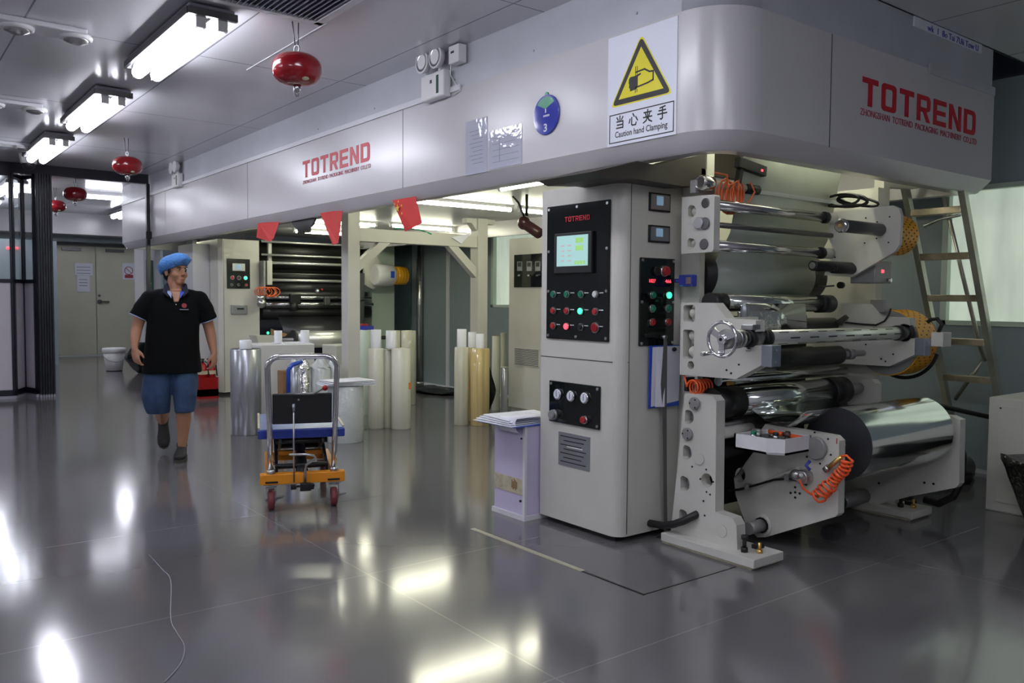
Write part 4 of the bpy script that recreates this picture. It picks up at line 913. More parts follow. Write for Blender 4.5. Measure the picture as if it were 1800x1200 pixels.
def stroke(pts, w, d, m, name, parent, closed=False):
    b = B().m(m); n = len(pts)
    for i in range(n if closed else n - 1):
        a = Vector(pts[i] + (0,)) if len(pts[i]) == 2 else Vector(pts[i]); c = Vector(tuple(pts[(i + 1) % n]) + (0,)); 
        av = Vector((a.x * W_, a.y * H_)); cv = Vector((c.x * W_, c.y * H_)); t = (cv - av).normalized(); q = Vector((-t.y, t.x)) * w / 2; av -= t * w * .45; cv += t * w * .45
        P2 = [av + q, cv + q, cv - q, av - q]; b.prism([S(p.x / W_, p.y / H_, d) for p in P2], (-.0006, 0, 0))
    return b.build(name, parent)
stroke([(.43, .62), (.555, .628), (.625, .595), (.68, .59), (.68, .515), (.60, .50), (.43, .485)], .009, .0066, 'ink', 'hand_outline', bd)
flat([(.33, .575), (.35, .59), (.42, .59), (.50, .605), (.505, .592), (.46, .578), (.46, .50), (.44, .47), (.35, .462), (.345, .485), (.33, .50), (.335, .525), (.325, .54)], .0066, 'ink', 'clenched_hand', bd)
stroke([(.425, .59), (.425, .67)], .004, .0066, 'ink', 'roller_line', bd); stroke([(.45, .60), (.45, .67)], .004, .0066, 'ink', 'roller_line', bd); stroke([(.425, .44), (.425, .47)], .004, .0066, 'ink', 'roller_line', bd); stroke([(.45, .445), (.45, .47)], .004, .0066, 'ink', 'roller_line', bd)
stroke([(.04, .03), (.965, .03), (.965, .285), (.04, .285)], .006, .0046, 'ink', 'text_frame', bd, True)
def Q(u, v): return (u, v)
def hanzi(strokes, u0, v0, s, name):
    b = B().m('ink')
    for st in strokes:
        for i in range(len(st) - 1):
            a = Vector((u0 * W_ + st[i][0] * s, v0 * H_ + st[i][1] * s)); c = Vector((u0 * W_ + st[i + 1][0] * s, v0 * H_ + st[i + 1][1] * s)); t = (c - a).normalized(); q = Vector((-t.y, t.x)) * .004; a -= t * .003; c += t * .003
            b.prism([S(p.x / W_, p.y / H_, .0046) for p in (a + q, c + q, c - q, a - q)], (-.0006, 0, 0))
    b.build(name, bd)
GL = {'dang': [[(.5, 1), (.5, .6)], [(.15, .9), (.3, .68)], [(.85, .9), (.7, .68)], [(.15, .55), (.85, .55), (.85, 0)], [(.2, .28), (.85, .28)], [(.12, .03), (.85, .03)]],
      'xin': [[(.12, .55), (.02, .25)], [(.3, .65), (.3, .1), (.4, .02), (.75, .02), (.8, .2)], [(.42, .95), (.58, .7)], [(.75, .65), (.95, .35)]],
      'jia': [[(.1, .8), (.9, .8)], [(.05, .42), (.95, .42)], [(.28, .7), (.34, .5)], [(.72, .7), (.64, .5)], [(.5, 1), (.5, .42), (.35, .15), (.05, 0)], [(.5, .42), (.65, .15), (.95, 0)]],
      'shou': [[(.8, .97), (.25, .88)], [(.15, .68), (.85, .68)], [(.03, .42), (.97, .42)], [(.52, .9), (.52, .08), (.4, 0), (.3, .05)]]}
for k, nme in enumerate(('dang', 'xin', 'jia', 'shou')): hanzi(GL[nme], .13 + .205 * k, .155, .068, 'chinese_character')
text('Caution hand Clamping', S(.125, .055, .0046), (0, -1, 0), (0, 0, 1), .045, W_ * .76, 'ink', 'caution_lettering', bd, .0006, bold=.01)

rs = thing('round_sign', 'round blue hanging sign with a white 3 on the hood face', 'sign', (HX, 4.045, 2.42))
B().m('bluesign').cyl((HX, 4.045, 2.548), (HX - .014, 4.045, 2.548), .123, seg=48, bev=.003).build('disc', rs)
B().m('greensign').cyl((HX, 4.045, 2.675), (HX - .01, 4.045, 2.675), .014, seg=12).build('hanging_tab', rs)
fan = [(0, .035)] + [(.095 * math.sin(a) , .035 + .075 * math.cos(a)) for a in [math.radians(-62 + 12.4 * k) for k in range(11)]]
B().m('greensign').prism([(HX - .0145, 4.045 - u, 2.548 + v) for u, v in fan], (-.0006, 0, 0)).build('green_emblem', rs)
b = B().m('paper'); 
for k in range(5): b.box(HX - .0152, HX - .0146, 4.045 - .035 + .012 * k, 4.045 - .027 + .012 * k, 2.535, 2.547)
b.box(HX - .0152, HX - .0146, 4.04, 4.05, 2.56, 2.585); b.build('small_print', rs)
text('3', (HX - .0146, 4.062, 2.443), (0, -1, 0), (0, 0, 1), .05, .032, 'paper', 'number', rs, .0006, bold=.02)
# documents in sleeves
for (y0, y1, z0, z1, lab, k) in ((4.937, 4.678, 2.27, 2.645, 'left clear sleeve with a printed sheet on the hood', 0), (4.657, 4.296, 2.28, 2.538, 'wider clear sleeve with a printed table on the hood, beside the round sign', 1)):
    t = thing('document_sleeve', lab, 'document', (HX, (y0 + y1) / 2, z0), group='documents stuck on the hood')
    B().m('plasticsleeve').box(HX - .004, HX, y1, y0, z0, z1).build('sleeve', t)
    b = B().m('inkgrey')
    if k == 0:
        for i in range(9): b.box(HX - .005, HX - .0042, y1 + .05, y0 - .05 - .02 * (i % 3), z1 - .08 - .028 * i, z1 - .076 - .028 * i)
    else:
        b.box(HX - .005, HX - .0042, y0 - .125, y0 - .12, z0 + .04, z1 - .06)
        for i in range(5): b.box(HX - .005, HX - .0042, y1 + .03, y0 - .04, z0 + .04 + .04 * i, z0 + .043 + .04 * i)
    b.build('print', t)
# emergency lights and junction box
def emergency(y, z, s, label):
    t = thing('emergency_light', label, 'emergency light', (HX, y, z), group='twin-head emergency lights')
    b = B().m('white').box(HX - .07 * s, HX, y - .155 * s, y + .155 * s, z, z + .19 * s, bev=.012 * s); bo = b.build('battery_box', t)
    B().m('glass_panel').box(HX - .072 * s, HX - .07 * s, y - .09 * s, y - .06 * s, z + .03 * s, z + .16 * s).build('status_window', bo)
    B().m('ink').box(HX - .072 * s, HX - .07 * s, y + .0 * s, y + .025 * s, z + .115 * s, z + .14 * s).build('test_button', bo)
    for dy in (-.075, .105):
        h = B().m('white'); c = Vector((HX - .06 * s, y + dy * s, z + .285 * s)); h.lathe([(0, .02), (.03, .07), (.07, .083), (.075, .083)], c + Vector((.04 * s, 0, 0)), (-1, 0, 0), 24); h.cyl((HX - .045 * s, y + dy * s, z + .18 * s), (HX - .045 * s, y + dy * s, z + .23 * s), .015, seg=10)
        ho = h.build('lamp_head', t); B().m('chrome').lathe([(0, .07), (.0, .055), (-.015, .03), (-.02, .0)], c + Vector((-.036 * s, 0, 0)), (-1, 0, 0), 24, caps=False).build('reflector', ho)
    return t
emergency(5.28, 2.86, 1.0, 'white twin-head emergency light high above the document sleeves')
emergency(11.7, 2.86, .95, 'small far twin-head emergency light beside the second machine end of the hood')
t = thing('wall_socket', 'white power socket box at the ceiling edge beside the emergency light', 'socket', (HX, 4.99, 3.06))
B().m('white').box(HX - .07, HX, 4.93, 5.06, 3.06, 3.185, bev=.006).build('socket_box', t); B().m('ink').box(HX - .072, HX - .07, 4.99, 5.03, 3.13, 3.145).build('socket_slots', t)
b = B().m('white').tube([(HX - .05, 5.06, 3.07), (HX - .04, 5.08, 3.0), (HX - .02, 5.04, 2.93), (HX - .005, 5.0, 2.88), (HX - .01, 5.08, 2.86)], .004, 6); b.build('cable', t)

# flags hanging from the lip
def star(c, r, b, n, u, v):
    pts = [c + (u * math.sin(a) + v * math.cos(a)) * (r if i % 2 == 0 else r * .4) for i, a in enumerate([PI * i / 5 for i in range(10)])]
    b.prism(pts, n)
def flag(pts, label, stars=True, fold=.02):
    """pts: (y,z) outline; cloth hangs just inside the lip"""
    x = HX + .04; P0 = Vector((x, pts[0][0], pts[0][1])); t = thing('paper_flag', label, 'flag', P0, group='small red flags under the hood')
    B().m('redflag').prism([(x + fold * math.sin(i * 1.7), y, z) for i, (y, z) in enumerate(pts)], (.002, 0, 0)).build('cloth', t)
    if stars:
        b = B().m('starflag'); c = Vector((x - .012, pts[0][0] - .10, pts[0][1] - .075)); u = Vector((0, -1, 0)); v = Vector((0, 0, 1))
        star(c, .035, b, Vector((.001, 0, 0)), u, v); b.build('large_star', t)
        for k in range(4):
            a = math.radians(200 - 50 * k); b = B().m('starflag'); star(c + Vector((0, -.075 * math.cos(a) * -1 + 0, .075 * math.sin(a) * 1)) + Vector((0, 0, -.02)), .012, b, Vector((.001, 0, 0)), u, v); b.build('small_star', t)
flag([(6.05, 2.20), (5.70, 2.20), (5.59, 1.985), (5.72, 1.955), (5.85, 1.935)], 'nearest red flag with yellow stars hanging from the hood', fold=.006)
flag([(7.42, 2.20), (6.99, 2.20), (7.03, 1.90), (7.10, 1.885), (7.18, 1.89)], 'middle red flag folded to a point under the hood', False)
flag([(9.0, 2.21), (8.45, 2.20), (8.55, 2.02), (8.62, 1.99), (9.08, 2.06)], 'farthest red flag hanging above the second machine', False)
t = thing('toothed_disc', 'dark toothed half disc hanging under the hood between two flags', 'gear', (HX + .12, 7.95, 2.10))
b = B().m('bolt'); pts = []
for k in range(19):
    a = PI + PI * k / 18; pts.append((HX + .10, 7.95 + .28 * math.cos(a), 2.19 + .115 * math.sin(a)))
b.prism(pts, (.02, 0, 0))
for k in range(7):
    yy = 7.81 + .045 * k; b.box(HX + .1, HX + .12, yy - .009, yy + .009, 2.045, 2.12)
b.build('disc', t)
# dome camera, bullet camera
q = GZ(50, 285, ZC - .1); t = thing('dome_camera', 'white and black dome camera on the ceiling before the partition beam', 'security camera', (q.x, q.y, ZC - .2))
b = B().m('white').lathe([(0, .11), (.06, .1), (.12, .09)], (q.x, q.y, ZC), (0, 0, -1), 24); b.build('housing', t); B().m('black').sphere((q.x, q.y, ZC - .13), .075, 20, 12).build('dome', t)
t = thing('bullet_camera', 'dark maroon bullet camera hanging on a cable over the far cabinet', 'security camera', (4.9, 6.0, 2.1))
a, c = GY(921, 392, 6.0), GY(946, 409, 5.85); d = (c - a).normalized()
b = B().m('maroonplastic').cyl(a - d * .03, c + d * .03, .05, seg=22, bev=.012); b.sphere(a + Vector((0, 0, .0)), .062, 16, 12); b.build('housing', t)
b = B().m('rubber').tube([(4.72, 6.1, 2.34), (4.75, 6.05, 2.28), (a.x + .0, 6.0, a.z + .06)], .01, 8); b.cyl((a.x + .03, 6.0, 2.16), (a.x + .03, 6.0, 2.355), .014, seg=8); b.build('cable', t)
# air grille in the ceiling
GX0, GX1, GY0, GY1 = 1.55, 2.40, 4.35, 5.16
t = thing('air_grille', 'slatted grey air grille in the ceiling beside the nearest lamp', 'air vent', (2.0, 4.75, ZC))
b = B().m('trim'); z0, z1 = ZC - .025, ZC
b.box(GX0, GX1, GY0, GY0 + .05, z0, z1); b.box(GX0, GX1, GY1 - .05, GY1, z0, z1); b.box(GX0, GX0 + .05, GY0, GY1, z0, z1); b.box(GX1 - .05, GX1, GY0, GY1, z0, z1); b.build('frame', t)
B().m('ventdark').box(GX0 + .05, GX1 - .05, GY0 + .05, GY1 - .05, ZC - .004, ZC).build('backing', t)
for k in range(21):
    x = GX0 + .07 + k * (GX1 - GX0 - .14) / 20; B().m('vent').box(x - .003, x + .003, GY0 + .05, GY1 - .05, ZC - .022, ZC - .004, rot=Euler((0, .5, 0)).to_matrix()).build('slat', t)
# wire rail along the ceiling
b = B().m('trim').box(2.438, 2.443, 5.16, 6.6, ZC - .004, ZC); struct(b.build('trim_6'))
# hanging red extinguisher vessels
def vessel(u, v, y, r, label):
    p = GY(u, v, y); t = thing('hanging_extinguisher', label, 'fire extinguisher', (p.x, p.y, p.z), group='red vessels hanging from the ceiling')
    prof = [(-.62, .12), (-.6, .35), (-.5, .66), (-.3, .9), (0, 1.0), (.3, .93), (.48, .72), (.58, .42), (.62, .16)]
    b = B().m('red'); P2 = []
    for k in range(41):
        a = -PI / 2 + PI * k / 40; P2.append((r * .64 * math.copysign(abs(math.sin(a)) ** .85, a), r * max(.06, math.cos(a) ** .7 if math.cos(a) > 0 else .06)))
    b.lathe(P2, p, (0, 0, 1), 36); b.build('tank', t)
    B().m('steel').torus(p + Vector((0, 0, r * .64 + .03)), (1, .3, 0), .025, .005, 16, 6).build('hook_ring', t)
    b = B().m('darksteel'); zt_ = ZC
    b.tube([p + Vector((-.012, 0, r * .64 + .05)), (p.x - .03, p.y, zt_)], .004, 6); b.tube([p + Vector((.008, 0, r * .64 + .05)), (p.x + .012, p.y, zt_)], .004, 6); b.build('hanger', t)
    b = B().m('chrome'); b.cyl(p + Vector((0, 0, -r * .62 - .05)), p + Vector((0, 0, -r * .60)), .014, r2=.03, seg=12)
    for k in range(4):
        a = PI / 2 * k + .4; b.tube([p + Vector((.02 * math.cos(a), .02 * math.sin(a), -r * .62)), p + Vector((.028 * math.cos(a), .028 * math.sin(a), -r * .62 - .04)), p + Vector((.006 * math.cos(a), .006 * math.sin(a), -r * .62 - .075))], .004, 6)
    b.build('nozzle', t)
    q_ = B().m('tape'); cam_dir = Vector((-p.x, -p.y, 0)).normalized(); s_ = Vector((-cam_dir.y, cam_dir.x, 0))
    q_.sphere(p + cam_dir * r * .62 + s_ * r * .32 + Vector((0, 0, -r * .49)), r * .16, 10, 6, (1, 1, .45)); q_.build('sticker', t)
for a_ in ((522, 122, 5.27, .16, 'nearest red hanging vessel, in front of the hood'), (224, 291, 10.3, .16, 'second red hanging vessel, just before the black beam'), (132, 341, 13.75, .16, 'bright red hanging vessel beyond the black beam'), (98, 362, 15.8, .155, 'farthest dark red hanging vessel, beside the folded partition')): vessel(*a_)

# ------------------------------------------------------------------ folding partition
PYY = 13.2
fp = thing('folding_partition', 'dark framed folding partition with white lower sheets, stacked at the left', 'folding partition', (1.8, PYY, 0))
B().m('frame').box(-4, 3.37, PYY - .05, PYY + .05, 3.06, ZC).build('head_rail', fp)
B().m('frame').box(3.34, 3.388, PYY - .05, PYY + .02, 0, 3.06).build('end_post', fp)
b = B().m('black').box(3.32, 3.40, PYY - .09, PYY - .05, 2.25, 2.36, bev=.01); b.build('latch', fp)
xs = [(-4, 13.2), (-3.0, 13.2), (-2.0, 13.2), (-1.0, 13.2), (.0, 13.2), (.72, 13.2), (1.6, 13.08), (1.78, 13.5), (1.87, 13.1)]
for i in range(len(xs) - 1):
    a = Vector((*xs[i], 0)); c = Vector((*xs[i + 1], 0)); d = (c - a).normalized(); n_ = Vector((-d.y, d.x, 0)) * .02; L_ = (c - a).length
    def seg(p, q, z0, z1, m, th=1.0): return B().m(m).prism([p + n_ * th + Vector((0, 0, z0)), q + n_ * th + Vector((0, 0, z0)), q - n_ * th + Vector((0, 0, z0)), p - n_ * th + Vector((0, 0, z0))], (0, 0, z1 - z0))
    lf = B(); lf.m('frame')
    for (p, q, z0, z1) in ((a, a + d * .05, .04, 3.06), (c - d * .03, c, .04, 3.06), (a, c, .04, .12), (a, c, 1.57, 1.62), (a, c, 3.0, 3.06)):
        lf.prism([p + n_ + Vector((0, 0, z0)), q + n_ + Vector((0, 0, z0)), q - n_ + Vector((0, 0, z0)), p - n_ + Vector((0, 0, z0))], (0, 0, z1 - z0))
    o = lf.build('leaf_frame', fp)
    seg(a + d * .05, c - d * .03, .12, 1.57, 'frost', .3).build('white_sheet', o); seg(a + d * .05, c - d * .03, 1.62, 3.0, 'glassclear', .15).build('glass_pane', o)
    seg(a, c, 0, .04, 'vent', .8).build('brush_seal', o)
for k in range(6):
    x = 1.89 + .032 * k; o = B().m('frame').box(x, x + .026, 13.0, 13.42, .04, 3.06, bev=.003).build('folded_leaf', fp)
    B().m('vent').box(x, x + .024, 13.02, 13.4, 0, .04).build('brush_seal', o)
# grey equipment seen behind the glass
t = thing('grey_cabinet', 'grey equipment cabinet with two red lights behind the partition glass', 'cabinet', (1.6, 19.0, 0))
B().m('wallgrey').box(.4, 3.1, 19.0, 19.6, 0, 2.5).build('body', t)
for u in (14, 29): q = GY(u, 436, 18.99); B().m('glowred').sphere(q, .03, 10, 8).build('red_light', t)
# papers on the far doors
for (u0, u1, v0, v1, lab, red) in ((131, 163, 462, 484, 'upper white notice on the left far door', 0), (135, 158, 484, 513, 'lower white notice on the left far door', 0), (215, 237, 462, 491, 'no smoking notice with red ring on the right far door', 1)):
    a, c = GY(u0, v0, YB - .04), GY(u1, v1, YB - .04); t = thing('door_notice', lab, 'notice', (a.x, YB - .04, c.z), group='notices on the far doors')
    B().m('paper').box(a.x, c.x, YB - .045, YB - .038, c.z, a.z).build('sheet', t); cx = (a.x + c.x) / 2; w2 = c.x - a.x
    if red:
        b = B().m('inkred').torus((cx, YB - .048, a.z - .18), (0, 1, 0), .09, .008, 20, 6); b.build('red_ring', t); B().m('inkred').box(a.x + .05, c.x - .04, YB - .048, YB - .045, c.z + .03, c.z + .11).build('red_band', t); B().m('inkred').box(cx - .08, cx + .08, YB - .05, YB - .046, a.z - .187, a.z - .173, rot=Euler((0, .78, 0)).to_matrix()).build('red_bar', t)
    else:
        b = B().m('inkgrey')
        for k in range(3): b.box(a.x + .04, c.x - .05, YB - .047, YB - .045, a.z - .1 - .07 * k, a.z - .085 - .07 * k)
        b.build('print', t)
# narrow cabinet beyond the end post, grey walls beside it
t = thing('narrow_cabinet', 'narrow pale cabinet with dark panel and green light beyond the black post', 'cabinet', (4.4, 17.2, 0))
B().m('wallwhite').box(4.30, 4.51, 17.2, 17.9, 0, 2.39).build('body', t); pn = B().m('glass_panel').box(4.34, 4.47, 17.18, 17.2, 1.0, 2.1).build('dark_panel', t); B().m('glowgreen').sphere(GY(264, 498, 17.17), .02, 8, 6).build('green_light', pn)
t = thing('grey_machine_wall', 'grey sheet housing behind the man, below the hood', 'machine housing', (5.0, 16.72, 0)); B().m('wallgrey').box(4.53, 5.35, 16.72, 16.88, 0, 2.42).build('housing', t); B().m('ventdark').box(5.07, 5.24, 16.7, 16.72, 1.93, 2.2).build('dark_opening', t)
t = thing('pillar_frame', 'pale vertical frame posts between the man and the second machine', 'frame', (3.95, 14.4, 0))
for k, (u0, u1, m_) in enumerate(((338, 347, 'wallwhite'), (347, 351, 'black'), (351, 360, 'wallwhite'), (328, 338, 'wallgrey'))):
    a, c = GY(u0, 424, 14.3), GY(u1, 424, 14.3); B().m(m_).box(a.x, c.x, 14.3, 14.4, 0, 2.34).build('post', t)
q = GY(355, 500, 14.28); B().m('wallwhite').box(q.x - .25, q.x + .12, 14.24, 14.3, q.z - .04, q.z + .04, bev=.01).build('cross_handle', t)
t = thing('round_lamp', 'small round lit lamp under the far part of the hood', 'lamp', (5.2, 15.2, 2.3)); q = GY(333, 417, 13.0); B().m('white').cyl((q.x, 13.0, q.z + .03), (q.x, 13.0, 2.36), .07, seg=16).build('holder', t); B().m('tubewarm').sphere((q.x, 13.0, q.z), .055, 14, 8, (1, 1, .6)).build('bulb', t)
# white bucket and black bag far back
t = thing('white_bucket', 'white plastic bucket with lid on the floor before the far doors', 'bucket', (3.7, 16.95, 0))
b = B().m('white').lathe([(0.012, .14), (.36, .19)], (3.69, 16.95, 0), (0, 0, 1), 28); b.build('body', t); B().m('white').lathe([(.35, .195), (.36, .205), (.40, .205), (.43, .20)], (3.69, 16.95, 0), (0, 0, 1), 28).build('lid', t)
B().m('vent').tube([(3.69 - .19 * math.cos(a), 16.95 - .2 * math.sin(a) - .01, .3 - .12 * math.sin(a)) for a in [PI * k / 12 for k in range(13)]], .006, 6).build('handle', t)
B().m('black').cyl((3.69, 16.95, 0), (3.69, 16.95, .014), .14, seg=24).build('base_ring', t)
def bag(name, label, c, sx, sy, sz, seed, pts=None):
    b = B().m('bag'); rr = random.Random(seed); ph = [rr.uniform(0, 6) for _ in range(6)]; rings = []
    for i in range(15):
        t_ = i / 14; z = sz * t_; w_ = (math.sin(min(t_ * 1.25 + .12, 1) * PI * .5)) * (1 if t_ < .5 else max(.16, 1 - 1.25 * (t_ - .5)))
        ring_ = []
        for k in range(28):
            a = 2 * PI * k / 28; m_ = 1 + .10 * math.sin(3 * a + ph[0] + 4 * t_) + .06 * math.sin(7 * a + ph[1] - 5 * t_) + .04 * math.sin(11 * a + ph[2])
            ring_.append((c[0] + sx * w_ * m_ * math.cos(a), c[1] + sy * w_ * m_ * math.sin(a), c[2] + z + (.01 * math.sin(5 * a + ph[3]) if 0 < i < 14 else 0)))
        rings.append(ring_)
    b.loft(rings); t = b.build(name); return tag(t, label, 'bag')
bag('garbage_bag', 'black bag slumped on the floor beside the white bucket', (3.98, 16.15, .004), .31, .26, .56, 2)
# ------------------------------------------------------------------ second machine (same kind, farther)
m2 = thing('laminating_machine', 'second laminating machine, far behind the silver and white rolls', 'machine', (5.2, 11.9, 0))
Y2 = 11.9
c2 = thing('control_cabinet', 'far pale control cabinet beside the second machine with a small dark panel', 'control cabinet', (3.98, Y2, 0))
B().m('cream').prism([(4.56, Y2, .04), (4.56, Y2 + 1.0, .04), (3.98, Y2 + 1.0, .04), (3.98, Y2 + .05, .04), (4.03, Y2, .04)], (0, 0, 2.18)).build('body', c2)
B().m('black').box(4.02, 4.54, Y2 + .03, Y2 + .95, 0, .042).build('plinth', c2)
b = B().m('darksteel').box(4.04, 4.046, Y2 - .002, Y2, .05, 2.2); b.build('door_seam', c2)
pn = B().m('blackgloss').box(4.085, 4.42, Y2 - .012, Y2, 1.52, 1.945, bev=.004).build('control_panel', c2)
B().m('plate').box(4.165, 4.345, Y2 - .018, Y2 - .012, 1.775, 1.88).build('display_frame', pn); B().m('screenblue').box(4.21, 4.285, Y2 - .02, Y2 - .018, 1.795, 1.865).build('display', pn)
for x, mm in ((4.16, 'btnred'), (4.255, 'black'), (4.35, 'glowgreen')): button((x, Y2 - .012, 1.675), (0, -1, 0), pn, mm, .024, 'lit green button' if mm == 'glowgreen' else None)
for x in (4.15, 4.25, 4.36): button((x, Y2 - .012, 1.575), (0, -1, 0), pn, 'btnred' if x > 4.3 else 'black', .016)
sk = B().m('plate').box(4.14, 4.37, Y2 - .03, Y2, 1.155, 1.29, bev=.006).build('meter_box', c2); B().m('ink').box(4.22, 4.32, Y2 - .032, Y2 - .03, 1.22, 1.245).build('meter_slot', sk)
# side cabinet in front of its left face
t = thing('side_cupboard', 'tall bluish-white cupboard left of the far control cabinet', 'cupboard', (3.72, 12.6, 0)); B().m('wallwhite').box(3.74, 3.975, 12.3, 13.0, .03, 2.16).build('body', t); B().m('darksteel').box(3.737, 3.741, 12.31, 12.99, 1.05, 1.056).build('door_gap', t); B().m('black').box(3.76, 3.96, 12.32, 12.98, 0, .032).build('plinth', t)
# frames and rollers of machine 2
b = B().m('greycap').box(4.565, 4.60, Y2 - .15, Y2 + .02, 1.42, 1.93, bev=.01); b.build('upper_side_plate', m2)
b = B().m('cream').box(4.62, 4.70, Y2 - .15, Y2, 1.58, 1.93, bev=.006); b.build('upper_side_plate', m2)
b = B().m('cream').box(4.74, 4.79, Y2 + .1, Y2 + .15, 1.78, 2.3); b.build('frame_post', m2)
for (v0, v1, r, m_) in ((424, 431, .016, 'chrome'), (447, 453, .016, 'chrome'), (461, 466, .022, 'chrome'), (480, 484, .014, 'darksteel'), (491, 495, .022, 'chrome')):
    a, c = GY(461, v0, Y2), GY(606, v1, Y2); z = (a.z + c.z) / 2
    B().m('brightsteel' if m_ == 'chrome' else m_).cyl((4.60, Y2, z), (6.42, Y2, z), r, seg=18).build('guide_shaft', m2)
for (z, r, y, m_) in ((2.10, .16, 12.35, 'rubber'), (1.93, .13, 12.3, 'rubber'), (1.72, .12, 12.3, 'rubber'), (1.45, .05, 12.1, 'darksteel'), (1.40, .03, 11.95, 'chrome'), (1.28, .06, 12.0, 'darksteel'), (1.30, .028, 11.88, 'chrome'), (1.175, .085, 12.0, 'rubber')):
    B().m(m_).cyl((4.62, y, z), (6.4, y, z), r, seg=26).build('roller', m2)
web([(11.95, 1.12), (11.75, .95), (11.72, .80)], lambda z: 4.85, 6.2, 'filmdark', 'film_web', m2)
web([(12.12, 1.66), (12.05, 1.55), (12.1, 1.43)], 4.7, 6.3, 'filmdark', 'film_web', m2)
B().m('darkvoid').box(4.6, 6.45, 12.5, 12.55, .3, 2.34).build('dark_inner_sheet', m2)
B().m('pale_green').box(6.45, 6.86, 12.0, 12.6, 0, 2.26).build('far_frame_panel', m2)
B().m('cream').prism([GY(u, v, 11.8) for u, v in [(640, 470), (655, 452), (662, 450), (672, 466), (672, 505), (655, 508), (640, 500)]], (0, .04, 0)).build('far_plate', m2)
B().m('white').cyl((6.30, 11.65, 1.76), (6.62, 11.65, 1.76), .17, seg=32, bev=.02).build('motor_drum', m2)
g = B().m('yellow').cyl((6.62, 11.65, 1.76), (6.86, 11.65, 1.76), .145, seg=32, bev=.02).build('yellow_guard', m2)
for k in range(4): B().m('bolt').cyl((6.65 + .05 * k, 11.65, 1.76), (6.654 + .05 * k, 11.65, 1.76), .1462, seg=32).build('guard_groove', g)
B().m('bluetape').box(6.50, 6.56, 11.47, 11.485, 1.72, 1.82).build('blue_sticker', m2)
b = B().m('darksteel').prism([GY(u, v, 11.7) for u, v in [(631, 480), (641, 480), (640, 560), (634, 575), (630, 560)]], (0, .06, 0)); b.cyl(GY(628, 526, 11.6), GY(640, 526, 11.6), .03, seg=14); b.build('swing_arm', m2)
pts = []; q = GY(466, 513, 11.75)
for k in range(60): pts.append(q + Vector((.12 * math.cos(k * .5) + .003 * k - .05, .02 * math.sin(k * .2), .07 * math.sin(k * .5))))
B().m('orangedull').tube(pts, .008, 6).build('orange_cable_coil', m2)
b = B().m('black').box(4.95, 5.12, 11.7, 11.78, 1.30, 1.46, bev=.02); b.cyl((5.02, 11.75, 1.2), (5.02, 11.75, 1.32), .06, seg=12); b.build('edge_sensor', m2)
b = B().m('darksteel').box(5.50, 5.60, 11.72, 11.78, 1.28, 1.42, bev=.02); b.m('chrome').sphere(GY(558, 512, 11.68), .04, 12, 8); b.m('btnred').sphere(GY(566, 509, 11.68), .02, 8, 6); b.build('tension_clamp', m2)
b = B().m('chrome').cyl(GY(451, 523, 11.7), GY(467, 523, 11.7), .035, seg=16); b.build('shaft_end', m2); b = B().m('steel').sphere(GY(460, 533, 11.7), .07, 12, 8); b.build('chuck', m2)
b = B().m('cream').prism([GY(u, v, 11.2) for u, v in [(451, 590), (492, 590), (492, 607), (455, 603)]], (0, .3, 0)); b.build('button_box', m2)
B().m('glowgreen').sphere(GY(471, 585, 11.3), .02, 8, 6).build('green_button', m2); b = B().m('brown').prism([GY(u, v, 11.3) for u, v in [(478, 578), (505, 587), (500, 592), (478, 588)]], (0, .05, 0)); b.build('card', m2)
B().m('cream').box(4.56, 6.5, 11.6, 12.4, 0, .28).build('base_frame', m2)
r2 = thing('film_roll', 'silver film roll low on the second machine, behind the white box', 'film roll', (5.1, 11.5, .8))
a = GY(517, 590, 11.5); B().m('brightsteel').cyl((a.x, 11.5, .79), (6.2, 11.5, .79), .125, seg=40).build('film_layers', r2); B().m('filmdark').cyl((a.x - .02, 11.5, .79), (a.x, 11.5, .79), .14, seg=36).build('roll_end', r2); B().m('steel').cyl((a.x - .3, 11.5, .79), (6.45, 11.5, .79), .03, seg=12).build('core_shaft', r2)
# ------------------------------------------------------------------ cream gantry between the machines
ga = thing('steel_gantry', 'cream steel gantry with corner braces between the machines', 'gantry', (4.07, 8.0, 0))
def sq(p, q, w, name='post', m='cream'):
    p = Vector(p); q = Vector(q); d = (q - p).normalized(); n1 = Vector((0, 1, 0)); n2 = d.cross(n1).normalized() * w / 2; n1 = n1 * w / 2
    return B().m(m).prism([p + n1 + n2, p + n1 - n2, p - n1 - n2, p - n1 + n2], q - p).build(name, ga)
B().m('cream').box(4.02, 4.16, 8.0, 8.16, .012, 2.34, bev=.006).build('post', ga); B().m('cream').box(5.69, 5.83, 8.0, 8.16, .012, 2.34, bev=.006).build('post', ga)
B().m('cream').box(4.16, 5.69, 8.02, 8.14, 2.0, 2.14, bev=.004).build('beam', ga)
sq((4.10, 8.08, 1.68), (4.55, 8.08, 2.06), .09, 'brace'); sq((5.72, 8.08, 1.68), (5.30, 8.08, 2.06), .09, 'brace')
b = B().m('cream'); b.box(5.55, 5.95, 8.03, 8.13, 2.28, 2.335); b.prism([(5.62, 8.03, 2.28), (5.70, 8.03, 2.18), (5.70, 8.03, 2.28)], (0, .1, 0)); b.build('top_plate', ga)
b = B().m('steel'); b.box(3.96, 4.22, 7.96, 8.2, 0, .014); b.box(5.63, 5.89, 7.96, 8.2, 0, .014); b.build('foot_plate', ga)
t = thing('folded_papers', 'folded white papers and a green cord lying on the gantry beam', 'papers', (5.4, 8.0, 2.14))
b = B().m('paper'); b.prism([(5.32, 8.01, 2.10), (5.58, 8.01, 2.155), (5.45, 8.01, 2.03)], (0, -.01, 0)); b.prism([(5.3, 8.02, 2.155), (5.6, 8.02, 2.155), (5.55, 8.15, 2.165), (5.3, 8.12, 2.165)], (0, 0, .004)); b.build('sheets', t)
